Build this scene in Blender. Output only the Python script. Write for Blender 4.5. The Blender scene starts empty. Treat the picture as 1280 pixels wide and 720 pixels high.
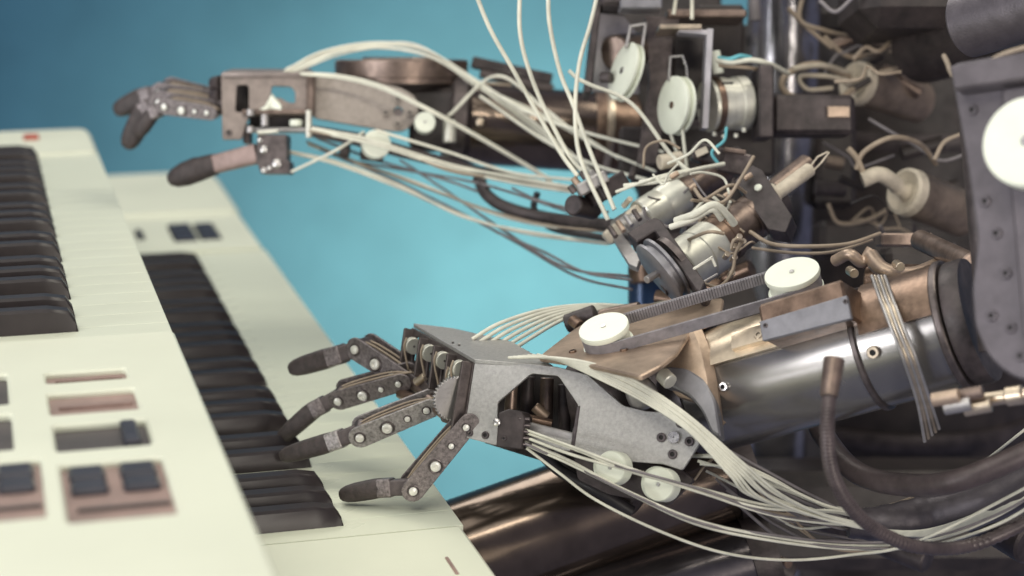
import bpy, bmesh, math, random
from mathutils import Vector as V, Matrix
from mathutils.geometry import tessellate_polygon
random.seed(7)
S = bpy.context.scene
COL = S.collection

# ------------------------------------------------------------------ camera
F = 2400.0                                   # focal length in photo pixels (1280 wide)
PITCH = math.atan(574 / F)
CAM = V((0, 0, 1.15))
FW = V((0, math.cos(PITCH), -math.sin(PITCH)))
RT = V((1, 0, 0))
UP = V((0, math.sin(PITCH), math.cos(PITCH)))
cd = bpy.data.cameras.new('camera'); cam = bpy.data.objects.new('camera', cd); COL.objects.link(cam)
cam.location = CAM; cam.rotation_euler = (math.pi / 2 - PITCH, 0, 0)
cd.sensor_width = 36; cd.lens = 36 * F / 1280
cd.clip_start = .05; cd.clip_end = 60
cd.dof.use_dof = True; cd.dof.focus_distance = 1.03; cd.dof.aperture_fstop = 5.8; cd.dof.aperture_blades = 0
S.camera = cam

# ------------------------------------------------------------------ light
W = bpy.data.worlds.new('World'); S.world = W; W.use_nodes = True
bg = W.node_tree.nodes['Background']
bg.inputs[0].default_value = (.66, .69, 1.0, 1); bg.inputs[1].default_value = .21

def area(name, loc, target, size, power, color, sy=None, spread=180):
    l = bpy.data.lights.new(name, 'AREA'); o = bpy.data.objects.new(name, l); COL.objects.link(o)
    l.spread = math.radians(spread); l.energy = power; l.color = color; l.size = size
    if sy: l.shape = 'RECTANGLE'; l.size_y = sy
    o.location = loc
    o.rotation_euler = (V(target) - V(loc)).to_track_quat('-Z', 'Y').to_euler()
    return o
area('ceiling_light_key', (-.7, .5, 2.75), (0.0, 1.15, .85), 2.0, 20, (1, .985, .87), 1.8)
st = area('leg_streak_strip', (-.35, -.35, 2.25), (0.0, 1.15, .85), 1.3, 9, (1, .95, .80), .10); st.rotation_euler = (math.radians(42), 0, 0)  # narrow strip added to throw a bright streak along the leg
area('ceiling_light_back', (.85, 1.33, 2.5), (.1, 1.2, .8), .7, 13, (1, .95, .80), .9)
area('left_highlight_fill', (-1.75, -.45, .95), (.15, 1.1, .9), .8, 11, (.97, .97, .98), 1.2, 90)  # unseen source added for highlights on tube and column, and front fill
area('right_highlight_fill', (1.0, -1.0, 1.1), (.3, 1.2, .9), .5, 3.5, (1, .92, .80), 1.0, 70)  # unseen source added for the column streak and to lift the right-hand clutter
area('wall_gradient_fill', (.45, 2.3, .25), (-.02, 4.5, .05), .5, 9.0, (1, .88, .62), .5, 58)  # hidden source added behind the robot to give the wall its gradient
area('keyboard_fill_far', (-.75, 2.3, 2.5), (-.15, 1.4, .8), 1.0, 14, (1, .97, .88), .8)  # added fill to brighten the dim white front of the lower keyboard
S.view_settings.view_transform = 'Standard'; S.view_settings.look = 'None'
S.view_settings.exposure = 0; S.view_settings.gamma = 1; S.view_settings.use_curve_mapping = False

# ------------------------------------------------------------------ helpers: space
def ray(x, y): return FW + RT * ((x - 640) / F) + UP * ((360 - y) / F)
def at(x, y, d): return CAM + ray(x, y) * d
def px(n, d=1.0): return n * d / F
def onz(x, y, z):
    r = ray(x, y); return CAM + r * ((z - CAM.z) / r.z)
AK = math.radians(15.55)
K = V((-math.sin(AK), math.cos(AK), 0)); P = V((math.cos(AK), math.sin(AK), 0)); Z = V((0, 0, 1))
def kp(k, p, z): return K * k + P * p + Z * z
def kpx(x, y, z):
    w = onz(x, y, z); return w.dot(K), w.dot(P)
class Plane:
    def __init__(s, a, b, c):
        a, b, c = at(*a), at(*b), at(*c)
        s.o = a; n = (b - a).cross(c - a).normalized()
        if n.dot(a - CAM) > 0: n = -n
        s.n = n; s.u = (b - a).normalized(); s.v = n.cross(s.u)
    def hit(s, x, y):
        r = ray(x, y); return CAM + r * ((s.o - CAM).dot(s.n) / r.dot(s.n))
    def to2(s, w): q = w - s.o; return (q.dot(s.u), q.dot(s.v))
    def to3(s, a, b, h=0): return s.o + s.u * a + s.v * b + s.n * h
    def shifted(s, h):
        q = Plane.__new__(Plane); q.o = s.o + s.n * h; q.n = s.n; q.u = s.u; q.v = s.v; return q
def frame(axis, toward=None):
    """a = axis, w = as near to 'toward' as possible (default: to the camera), v = w x a"""
    a = axis.normalized(); t = (toward if toward else -FW)
    w = (t - a * t.dot(a)).normalized(); return a, w.cross(a), w

# ------------------------------------------------------------------ helpers: objects
WL = {}
def thing(name, loc, label, cat, group=None):
    o = bpy.data.objects.new(name, None); COL.objects.link(o); o.location = loc; o.empty_display_size = .02
    WL[o] = V(loc); o['label'] = label; o['category'] = cat
    if group: o['group'] = group
    return o
def tag(o, label, cat, group=None):
    o['label'] = label; o['category'] = cat
    if group: o['group'] = group
    return o
def link(name, me, loc, parent):
    o = bpy.data.objects.new(name, me); COL.objects.link(o); WL[o] = V(loc)
    if parent: o.parent = parent; o.location = V(loc) - WL[parent]
    else: o.location = loc
    return o
def mk(name, vs, fs, mat, parent=None, ang=35, mi=None):
    c = V((0, 0, 0))
    for v in vs: c += V(v)
    c /= len(vs)
    me = bpy.data.meshes.new(name); me.from_pydata([V(v) - c for v in vs], [], fs)
    for m in (mat if isinstance(mat, (list, tuple)) else [mat]): me.materials.append(M[m])
    if mi: me.polygons.foreach_set('material_index', mi)
    bm = bmesh.new(); bm.from_mesh(me); bmesh.ops.recalc_face_normals(bm, faces=bm.faces); bm.to_mesh(me); bm.free()
    me.polygons.foreach_set('use_smooth', [True] * len(me.polygons))
    me.set_sharp_from_angle(angle=math.radians(ang)); me.update()
    return link(name, me, c, parent)
class MB:
    def __init__(s): s.v = []; s.f = []; s.m = []
    def add(s, vs, fs, m=0):
        n = len(s.v); s.v += [V(q) for q in vs]; s.f += [[i + n for i in f] for f in fs]; s.m += [m] * len(fs); return s
    def build(s, name, mat, parent=None, ang=35): return mk(name, s.v, s.f, mat, parent, ang, s.m)
    # solid of revolution about A->B; prof = [(t metres, r)], segments' material index list optional
    def lathe(s, A, axis, prof, n=32, mats=None):
        a, v, w = frame(axis)
        base = len(s.v)
        for t, r in prof:
            r = max(r, 1e-5)
            for i in range(n):
                q = 2 * math.pi * i / n
                s.v.append(A + a * t + v * (r * math.cos(q)) + w * (r * math.sin(q)))
        for j in range(len(prof) - 1):
            for i in range(n):
                i2 = (i + 1) % n
                s.f.append([base + j * n + i, base + j * n + i2, base + (j + 1) * n + i2, base + (j + 1) * n + i])
                s.m.append(mats[j] if mats else 0)
        for e in (0, len(prof) - 1):
            if prof[e][1] > 1e-4:
                s.f.append([base + e * n + i for i in range(n)]); s.m.append(mats[min(e, len(prof) - 2)] if mats else 0)
        return s
    def cyl(s, A, B, r, r2=None, b=None, n=28, m=0):
        L = (B - A).length; r2 = r if r2 is None else r2; b = min(r, r2, L) * .12 if b is None else b
        return s.lathe(A, B - A, [(0, r - b), (b, r), (L - b, r2), (L, r2 - b)], n, [m] * 3)
    def tube(s, pts, r, n=8, sub=6, m=0, rfun=None):
        P_ = spline(pts, sub); base = len(s.v)
        t0 = (P_[1] - P_[0]).normalized(); a, v, w = frame(t0, V((.31, .52, .79)))
        prev = t0
        for i, p in enumerate(P_):
            t = (P_[min(i + 1, len(P_) - 1)] - P_[max(i - 1, 0)]).normalized()
            q = prev.rotation_difference(t); v = q @ v; w = q @ w; prev = t
            rr = rfun(i / (len(P_) - 1), i) * r if rfun else r
            for k in range(n):
                c = 2 * math.pi * k / n; s.v.append(p + v * (rr * math.cos(c)) + w * (rr * math.sin(c)))
        for j in range(len(P_) - 1):
            for k in range(n):
                k2 = (k + 1) % n
                s.f.append([base + j * n + k, base + j * n + k2, base + (j + 1) * n + k2, base + (j + 1) * n + k]); s.m.append(m)
        for e in (0, len(P_) - 1): s.f.append([base + e * n + k for k in range(n)]); s.m.append(m)
        return s
    def box(s, c, ax, h, b=.0006, m=0):
        """c centre, ax three unit vectors, h half sizes, chamfer b"""
        b = min(b, min(h) * .6)
        vs = []; idx = {}
        for sx in (-1, 1):
            for sy in (-1, 1):
                for sz in (-1, 1):
                    for k in range(3):
                        q = [sx * (h[0] - b), sy * (h[1] - b), sz * (h[2] - b)]
                        sg = (sx, sy, sz); q[k] = sg[k] * h[k]
                        idx[sx, sy, sz, k] = len(vs); vs.append(c + ax[0] * q[0] + ax[1] * q[1] + ax[2] * q[2])
        fs = []
        for k in range(3):
            o = [j for j in range(3) if j != k]
            for sg in (-1, 1):
                loop = []
                for a_, b_ in ((-1, -1), (1, -1), (1, 1), (-1, 1)):
                    q = [0, 0, 0]; q[k] = sg; q[o[0]] = a_; q[o[1]] = b_; loop.append(idx[q[0], q[1], q[2], k])
                fs.append(loop)
            for a_ in (-1, 1):                      # chamfers along axis k
                for b_ in (-1, 1):
                    q0 = [0, 0, 0]; q0[o[0]] = a_; q0[o[1]] = b_; q1 = q0[:]; q0[k] = -1; q1[k] = 1
                    fs.append([idx[(*q0, o[0])], idx[(*q1, o[0])], idx[(*q1, o[1])], idx[(*q0, o[1])]])
        for sx in (-1, 1):
            for sy in (-1, 1):
                for sz in (-1, 1): fs.append([idx[sx, sy, sz, k] for k in range(3)])
        return s.add(vs, fs, m)
    def prism(s, to3, outer, holes=(), t=.002, b=.0003, m=0):
        """2D outline (with holes) extruded from height 0 to -t through to3(a,b,h)"""
        def area2(p): return sum(p[i][0] * p[(i + 1) % len(p)][1] - p[(i + 1) % len(p)][0] * p[i][1] for i in range(len(p)))
        def inset(p, d):
            r = []
            for i in range(len(p)):
                a_, b_, c_ = V(p[i - 1]), V(p[i]), V(p[(i + 1) % len(p)])
                e1 = (b_ - a_); e2 = (c_ - b_)
                if e1.length < 1e-9 or e2.length < 1e-9: r.append(tuple(b_)); continue
                n1 = V((-e1.y, e1.x)).normalized(); n2 = V((-e2.y, e2.x)).normalized(); n = n1 + n2
                k = max(1 + n1.dot(n2), .4); r.append(tuple(b_ + n * (d / k)))
            return r
        loops = []
        for i, l in enumerate([outer] + list(holes)):
            l = [tuple(q) for q in l]
            if (area2(l) > 0) != (i == 0): l = l[::-1]
            loops.append(l)
        base = len(s.v); starts = []
        for l in loops:
            li = inset(l, b); starts.append((len(s.v), len(l)))
            for ring, h in ((li, 0), (l, -b), (l, -t + b), (li, -t)):
                for q in ring: s.v.append(to3(q[0], q[1], h))
        flat = [[V((q[0], q[1], 0)) for q in inset(l, b)] for l in loops]
        tri = tessellate_polygon(flat)
        mp = []
        for (st, n), l in zip(starts, loops): mp += [(st + i, st + 3 * n + i) for i in range(n)]
        for a_, b_, c_ in tri:
            s.f.append([mp[a_][0], mp[b_][0], mp[c_][0]]); s.f.append([mp[c_][1], mp[b_][1], mp[a_][1]]); s.m += [m, m]
        for st, n in starts:
            for r in range(3):
                for i in range(n):
                    j = (i + 1) % n; s.f.append([st + r * n + i, st + r * n + j, st + (r + 1) * n + j, st + (r + 1) * n + i]); s.m.append(m)
        return s
    def loft(s, secs, n=20, e=3.0, m=0):
        """secs: (point, v, w, half v, half w) superellipse sections"""
        base = len(s.v)
        for p, v, w, hv, hw in secs:
            for k in range(n):
                q = 2 * math.pi * k / n; c, d = math.cos(q), math.sin(q)
                s.v.append(p + v * (hv * math.copysign(abs(c) ** (2 / e), c)) + w * (hw * math.copysign(abs(d) ** (2 / e), d)))
        for j in range(len(secs) - 1):
            for k in range(n):
                k2 = (k + 1) % n
                s.f.append([base + j * n + k, base + j * n + k2, base + (j + 1) * n + k2, base + (j + 1) * n + k]); s.m.append(m)
        for e_ in (0, len(secs) - 1): s.f.append([base + e_ * n + k for k in range(n)]); s.m.append(m)
        return s
def spline(pts, sub=6):
    pts = [V(p) for p in pts]
    if len(pts) == 2 or sub <= 1: return pts
    Q = [pts[0] * 2 - pts[1]] + pts + [pts[-1] * 2 - pts[-2]]; out = []
    for i in range(1, len(Q) - 2):
        p0, p1, p2, p3 = Q[i - 1:i + 3]
        for k in range(sub):
            t = k / sub
            out.append(.5 * ((2 * p1) + (p2 - p0) * t + (2 * p0 - 5 * p1 + 4 * p2 - p3) * t * t + (3 * p1 - p0 - 3 * p2 + p3) * t ** 3))
    out.append(pts[-1]); return out
def rounded(p, r, n=5):
    out = []
    for i in range(len(p)):
        a, b, c = V(p[i - 1]), V(p[i]), V(p[(i + 1) % len(p)])
        u, w = (a - b), (c - b); d = min(r, u.length * .45, w.length * .45)
        s, e = b + u.normalized() * d, b + w.normalized() * d
        for k in range(n + 1):
            t = k / n; out.append(tuple(s * (1 - t) ** 2 + b * 2 * t * (1 - t) + e * t * t))
    return out
def circ(x, y, r, n=20): return [(x + r * math.cos(2 * math.pi * i / n), y + r * math.sin(2 * math.pi * i / n)) for i in range(n)]
def plate(name, pl, pts, mat, parent, t=.002, holes=(), rnd=3, b=.0003):
    o2 = [pl.to2(pl.hit(*q)) for q in rounded(pts, rnd)] if rnd else [pl.to2(pl.hit(*q)) for q in pts]
    hs = [[pl.to2(pl.hit(*q)) for q in h] for h in holes]
    return MB().prism(pl.to3, o2, hs, t, b).build(name, mat, parent)
def screw(parent, w, n, r, mat='screw', name='screw', hole=True):
    """cap screw seated at world point w, axis n"""
    pr = [(-r * .3, r), (r * .35, r), (r * .5, r * .85)]
    if hole: pr += [(r * .5, r * .5), (r * .15, r * .45), (r * .15, 0)]
    else: pr += [(r * .62, r * .4), (r * .65, 0)]
    ms = [0, 0, 0, 1, 1] if hole else [0] * (len(pr) - 1)
    return MB().lathe(w, n, pr, 16, ms).build(name, [mat, 'dark_hole'], parent)
def pulley(parent, c, axis, r, t, mat='nylon', name='pulley', hub='screw', groove=True):
    """grooved wheel centred at c; front face towards axis"""
    a = axis.normalized(); h = t / 2
    pr = [(-h, 0), (-h, r * .93), (-h + t * .08, r), (-h * .45, r), (-h * .3, r * .86 if groove else r), (h * .3, r * .86 if groove else r), (h * .45, r), (h - t * .08, r), (h, r * .95), (h, r * .13), (h + t * .06, r * .12), (h + t * .06, 0)]
    return MB().lathe(c, a, pr, 40, [0] * 9 + [1, 1]).build(name, [mat, hub], parent)
def wire(name, pts, r, mat, parent=None, n=10, sub=8):
    return MB().tube([at(*p) if isinstance(p, tuple) else p for p in pts], r, n, sub).build(name, mat, parent, 80)

# ------------------------------------------------------------------ materials
M = {}
def mat(name, col, rough=.5, metal=0, var=.12, scale=60, bump=.0, bscale=400, col2=None, rvar=.1, coat=0, spec=.5, stretch=None):
    m = bpy.data.materials.new(name); m.use_nodes = True; nt = m.node_tree; N = nt.nodes; b = N['Principled BSDF']
    tc = N.new('ShaderNodeTexCoord'); mp = N.new('ShaderNodeMapping'); nt.links.new(tc.outputs['Object'], mp.inputs[0])
    if stretch: mp.inputs['Scale'].default_value = stretch
    nz = N.new('ShaderNodeTexNoise'); nz.inputs['Scale'].default_value = scale; nz.inputs['Detail'].default_value = 7; nz.inputs['Roughness'].default_value = .65
    nt.links.new(mp.outputs[0], nz.inputs['Vector'])
    rp = N.new('ShaderNodeValToRGB'); rp.color_ramp.elements[0].position = .32; rp.color_ramp.elements[1].position = .70
    c2 = col2 if col2 else tuple(c * (1 - 2 * var) for c in col)
    rp.color_ramp.elements[0].color = (*c2, 1); rp.color_ramp.elements[1].color = (*[min(1, c * (1 + var)) for c in col], 1)
    nt.links.new(nz.outputs[0], rp.inputs[0]); nt.links.new(rp.outputs[0], b.inputs['Base Color'])
    b.inputs['Metallic'].default_value = metal; b.inputs['Specular IOR Level'].default_value = spec
    mr = N.new('ShaderNodeMapRange'); mr.inputs['To Min'].default_value = max(.02, rough - rvar); mr.inputs['To Max'].default_value = min(1, rough + rvar)
    n2 = N.new('ShaderNodeTexNoise'); n2.inputs['Scale'].default_value = scale * 2.3; n2.inputs['Detail'].default_value = 4
    nt.links.new(mp.outputs[0], n2.inputs['Vector']); nt.links.new(n2.outputs[0], mr.inputs[0]); nt.links.new(mr.outputs[0], b.inputs['Roughness'])
    if coat: b.inputs['Coat Weight'].default_value = coat; b.inputs['Coat Roughness'].default_value = .12
    if bump:
        n3 = N.new('ShaderNodeTexNoise'); n3.inputs['Scale'].default_value = bscale; n3.inputs['Detail'].default_value = 3
        nt.links.new(mp.outputs[0], n3.inputs['Vector'])
        bp = N.new('ShaderNodeBump'); bp.inputs['Strength'].default_value = bump; bp.inputs['Distance'].default_value = .001
        nt.links.new(n3.outputs[0], bp.inputs['Height']); nt.links.new(bp.outputs[0], b.inputs['Normal'])
    M[name] = m; return m
mat('wall_blue', (.122, .335, .465), .85, 0, .05, 6, .25, 220, rvar=.05, spec=.2)
mat('cream_plastic', (.72, .74, .60), .42, 0, .025, 7, .06, 900, rvar=.10)
mat('ivory_key', (.74, .765, .62), .30, 0, .02, 8)
mat('black_key', (.030, .023, .024), .36, 0, .2, 30, spec=.42)
mat('slot_brown', (.30, .20, .17), .5, 0, .15, 60)
mat('slot_dark', (.05, .038, .036), .5, 0, .2, 60)
mat('button_black', (.035, .033, .045), .32, 0, .2, 60)
mat('red_badge', (.42, .08, .05), .5, 0, .1, 80)
mat('alu_plate', (.43, .42, .405), .45, .6, .10, 500, .22, 1600, rvar=.12)
mat('alu_beige', (.33, .29, .26), .48, .5, .10, 300, .2, 1400)
mat('steel', (.46, .44, .43), .4, .75, .12, 90, .08, 800, rvar=.06)
mat('palm_beige', (.27, .225, .205), .45, .45, .15, 120, .1, 900)
mat('silver', (.72, .71, .62), .40, .55, .12, 60, rvar=.06)
mat('gunmetal', (.15, .125, .12), .42, .7, .25, 120, .08, 900, rvar=.14)
mat('brown_metal', (.24, .18, .15), .4, .7, .25, 90, .06, 700, rvar=.14)
mat('tan_dark', (.27, .21, .165), .45, .5, .25, 50, .1, 400)
mat('yoke_pale', (.52, .50, .53), .4, .45, .1, 80)
mat('copper_dark', (.25, .17, .125), .36, .8, .3, 70, .1, 500)
mat('brass_cream', (.62, .52, .40), .33, .85, .2, 45, .06, 500, rvar=.12)
mat('tan_casting', (.50, .38, .29), .42, .65, .22, 40, .12, 350, rvar=.12)
mat('black_gloss', (.34, .33, .35), .2, .85, .25, 40, .02, 300, coat=.5)
mat('dark_tube', (.30, .285, .275), .26, .8, .08, 30, rvar=.03)
mat('bronze_tube', (.17, .13, .105), .18, .85, .2, 25, .02, 300, rvar=.04)
mat('leg_dark', (.15, .135, .14), .2, .8, .2, 25, .02, 300, rvar=.04)
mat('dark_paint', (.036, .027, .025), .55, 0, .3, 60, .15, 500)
mat('charcoal', (.07, .056, .056), .5, .3, .3, 80, .15, 600)
mat('lilac_plate', (.122, .108, .120), .45, .5, .15, 60, .15, 900)
mat('lilac_steel', (.25, .245, .265), .42, .5, .12, 80, .04, 900)
mat('nylon', (.78, .81, .69), .4, 0, .03, 60)
mat('rubber_tip', (.055, .042, .041), .6, 0, .25, 200, .3, 1200)
mat('finger_grey', (.23, .20, .20), .42, .6, .3, 500, .35, 1500)
mat('phalanx_grey', (.11, .09, .09), .5, .3, .2, 160, .1, 1200)
mat('finger_pale', (.42, .39, .385), .42, .6, .28, 500, .35, 1500)
mat('thumb_pink', (.34, .25, .23), .5, .3, .15, 100)
mat('screw', (.62, .60, .58), .28, .9, .15, 200)
mat('rivet', (.80, .79, .73), .35, .3, .08, 200)
mat('screw_dark', (.14, .12, .12), .35, .8, .2, 200)
mat('dark_hole', (.015, .013, .013), .7)
mat('cable_cream', (.72, .71, .60), .45, 0, .12, 40)
mat('cable_tan', (.34, .27, .20), .5, 0, .15, 60)
mat('cable_grey', (.20, .18, .185), .5, 0, .15, 60)
mat('cable_black', (.03, .026, .028), .5, 0, .15, 60)
mat('cable_cyan', (.12, .42, .48), .5, 0, .1, 60)
mat('belt', (.24, .225, .24), .6, 0, .15, 200)
mat('hose', (.11, .086, .086), .42, .2, .2, 80)
mat('post_blue', (.025, .06, .14), .3, .3, .2, 40)
mat('tape_cream', (.60, .53, .42), .55, 0, .2, 60, .3, 500)

# ================================================================== SETTING
wall = MB().box(V((.1, 4.55, .6)), (RT, V((0, 1, 0)), Z), (4.5, .05, 3.0), .004).build('wall', 'wall_blue'); wall['kind'] = 'structure'

# ================================================================== KEYBOARDS
AX = (K, P, Z)
def kbox(mb, k0, k1, p0, p1, z0, z1, b=.0008):
    return mb.box(kp((k0 + k1) / 2, (p0 + p1) / 2, (z0 + z1) / 2), AX, ((k1 - k0) / 2, (p1 - p0) / 2, (z1 - z0) / 2), b)
def kplate(name, outline, holes, ztop, t, mat_, parent, b=.0015):
    c = kp(0, 0, ztop)
    return MB().prism(lambda a, q, h: kp(a, q, ztop + h), outline, holes, t, b).build(name, mat_, parent)
def key_set(parent, k0, n, pitch, pf, pblk, plen, zw, start=0, bh=.0145):
    """n white keys from k0 (towards +k), front edge at pf; black keys end at pblk"""
    wh = MB(); kbox(wh, 0, pitch - .0002, pf - plen, pf, zw - .018, zw, .0002)
    m0 = None
    for i in range(n):
        if m0 is None:
            m0 = wh.build('white_key', 'ivory_key', parent); base = WL[m0].copy(); m0.location = base + K * k0 - WL[parent]; WL[m0] = base + K * k0; first = m0
        else: link('white_key', m0.data, base + K * (k0 + i * pitch), parent)
    # black key: tapered block with sloping nose
    bw = .0056; bl = plen - (pf - pblk) - .002
    secs = []
    for s_, (q, h, w_) in enumerate(((pblk - bl, bh, .92), (pblk - .014, bh, .92), (pblk - .0035, bh - .0018, .86), (pblk, bh - .007, .9), (pblk + .0015, -.002, 1.0))):
        secs.append((q, h, w_))
    vs = []; fs = []
    for q, h, w_ in secs:
        for kk, zz in ((-bw * 1.12, -.002), (-bw * w_, h - .0015), (-bw * w_ + .0013, h), (bw * w_ - .0013, h), (bw * w_, h - .0015), (bw * 1.12, -.002)):
            vs.append(kp(kk, q, zw + min(zz, max(zz, -.002))))
    for j in range(len(secs) - 1):
        for i in range(6):
            i2 = (i + 1) % 6; fs.append([j * 6 + i, j * 6 + i2, (j + 1) * 6 + i2, (j + 1) * 6 + i])
    fs.append(list(range(6))); fs.append([(len(secs) - 1) * 6 + i for i in range(6)])
    b0 = None
    for i in range(n - 1):
        if (i + start) % 7 in (2, 6): continue
        k = k0 + (i + 1) * pitch + {0: -.002, 1: .002, 3: -.003, 4: 0, 5: .003}[(i + start) % 7]
        if b0 is None:
            b0 = mk('black_key', vs, fs, 'black_key', parent); bb = WL[b0].copy(); b0.location = bb + K * k - WL[parent]
        else: link('black_key', b0.data, bb + K * k, parent)

ZL, ZU = .792, .900
# ---- lower keyboard
lk = thing('lower_keyboard', kp(1.4, .05, .70), 'cream electric keyboard, the lower tier, its black keys under the robot fingertips', 'keyboard')
key_set(lk, .930, 29, .0245, .232, .1700, .150, ZL, 3, .0115)
mb = MB(); kbox(mb, .70, 1.97, -.06, .2325, .715, .770, .003); mb.build('case', 'cream_plastic', lk)
o = rounded([(.60, -.06), (.928, -.06), (.928, .2305), (.60, .2305)], .004); kplate('end_block', o, (), ZL + .001, .03, 'cream_plastic', lk, .002)
# far end: button panel with openings, then the raised cheek
bt = [(170, 287, 180, 300), (213, 280, 244, 302), (246, 279, 273, 300)]
def krect(x0, y0, x1, y1, z):
    a, b_ = kpx((x0 + x1) / 2, y1, z), kpx((x0 + x1) / 2, y0, z); wl = kpx(x0, (y0 + y1) / 2, z)[1]; wr = kpx(x1, (y0 + y1) / 2, z)[1]
    return a[0], b_[0], wl, wr
holes = []; info = []
for r in bt:
    k0, k1, p0, p1 = krect(*r, ZL + .002); holes.append(rounded([(k0, p0), (k1, p0), (k1, p1), (k0, p1)], .003)); info.append((k0, k1, p0, p1))
o = rounded([(1.642, -.06), (1.795, -.06), (1.795, .230), (1.642, .230)], .002); kplate('button_panel', o, holes, ZL + .002, .012, 'cream_plastic', lk, .0012)
mb = MB(); kbox(mb, 1.68, 1.79, -.05, .225, ZL - .02, ZL - .008); mb.build('panel_tray', 'slot_brown', lk)
for k0, k1, p0, p1 in info:
    for i in range(4):
        a = k0 + (k1 - k0) * (i + .08) / 4; b_ = k0 + (k1 - k0) * (i + .88) / 4
        mb = MB(); kbox(mb, a, b_, p0 + .0008, p1 - .0008, ZL - .01, ZL + .0035, .0015); mb.build('button', 'button_black', lk)
o = rounded([(1.797, -.06), (2.0, -.06), (2.0, .205), (1.975, .232), (1.797, .232)], .012, 6)
MB().prism(lambda a, q, h: kp(a, q, ZL + .006 + h + (a - 1.797) * .02), o, (), .05, .005).build('end_cheek', 'cream_plastic', lk)
mb = MB(); a = kpx(565, 705, ZL + .002); kbox(mb, a[0] - .012, a[0] + .012, a[1] - .0012, a[1] + .0012, ZL - .004, ZL + .0016); mb.build('edge_slot', 'slot_brown', lk)
mb = MB(); kbox(mb, 1.60, 1.665, .2325, .2345, .70, ZL - .006, .001); mb.build('front_rail', 'cream_plastic', lk)

# ---- upper keyboard
uk = thing('upper_keyboard', kp(1.15, -.05, .80), 'cream electric keyboard, the raised upper tier at left, with sunken button panel', 'keyboard')
key_set(uk, .958, 24, .0240, .0872, .0400, .150, ZU, 0, .0125)
mb = MB(); kbox(mb, .45, 1.63, -.25, .0868, .835, .876, .004); mb.build('case', 'cream_plastic', uk)
slots = [(57, 463, 159, 476, 'p'), (61, 488, 172, 515, 'p'), (68, 527, 187, 560, 'd'), (79, 575, 214, 648, 'b'),
         (-70, 470, 10, 508, 'd'), (-70, 520, 16, 565, 'd'), (-80, 578, 55, 652, 'b')]
holes = []; info = []
for x0, y0, x1, y1, kind in slots:
    z = ZU + .002
    c = [kpx(x0, y0, z), kpx(x1, y0, z), kpx(x1, y1, z), kpx(x0, y1, z)]
    k0 = (c[2][0] + c[3][0]) / 2; k1 = (c[0][0] + c[1][0]) / 2; 
    p0, p1 = kpx(x0, (y0 + y1) / 2, z)[1], kpx(x1, (y0 + y1) / 2, z)[1]
    holes.append(rounded([(k0, p0), (k1, p0), (k1, p1), (k0, p1)], .0025)); info.append((k0, k1, p0, p1, kind))
o = rounded([(.45, -.25), (.956, -.25), (.956, .0875), (.45, .0875)], .003); kplate('control_panel', o, holes, ZU + .002, .014, 'cream_plastic', uk, .0012)
for k0, k1, p0, p1, kind in info:
    mb = MB(); kbox(mb, k0 - .004, k1 + .004, p0 - .003, p1 + .003, ZU - .013, ZU - (.0012 if kind == 'd' else .0008)); tr = mb.build('recess', 'slot_dark' if kind == 'd' else 'slot_brown', uk)
    if kind == 'd' and p0 > 0:
        mb = MB(); kbox(mb, k0 + .004, k1 - .003, p1 - .011, p1 - .004, ZU - .008, ZU + .0032, .001); mb.build('slider_knob', 'button_black', tr)
    if kind == 'p':
        mb = MB(); kbox(mb, k0 + (k1 - k0) * .45, k0 + (k1 - k0) * .55, p0 + .004, p1 - .002, ZU - .004, ZU + .0006, .0004); mb.build('rib', 'slot_brown', tr)
    if kind == 'b':
        n = 2; w = (p1 - p0) / n; kk = k0 + (k1 - k0) * .52
        for i in range(n):
            for j, (s0, s1) in enumerate(((0, .46), (.54, 1))):
                mb = MB(); kbox(mb, kk + (k1 - kk - .002) * s0, kk + (k1 - kk - .002) * s1, p0 + w * i + w * .14, p0 + w * (i + 1) - w * .14, ZU - .008, ZU + .0018, .0014); mb.build('button', 'button_black', tr)
        mb = MB(); kbox(mb, k0 + (kk - k0) * .48, k0 + (kk - k0) * .56, p0 + .004, p1 - .001, ZU - .004, ZU + .0004, .0004); mb.build('rib', 'slot_dark', tr)
o = rounded([(1.5355, -.25), (1.662, -.25), (1.662, .082), (1.650, .0875), (1.5355, .0875)], .010, 6); kplate('end_block', o, (), ZU + .002, .05, 'cream_plastic', uk, .003)
mb = MB(); a, b_ = kpx(30, 176, ZU + .002), kpx(48, 171, ZU + .002); kbox(mb, 1.606, 1.622, a[1], b_[1], ZU + .0015, ZU + .005, .0008); mb.build('red_badge', 'red_badge', uk)

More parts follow.
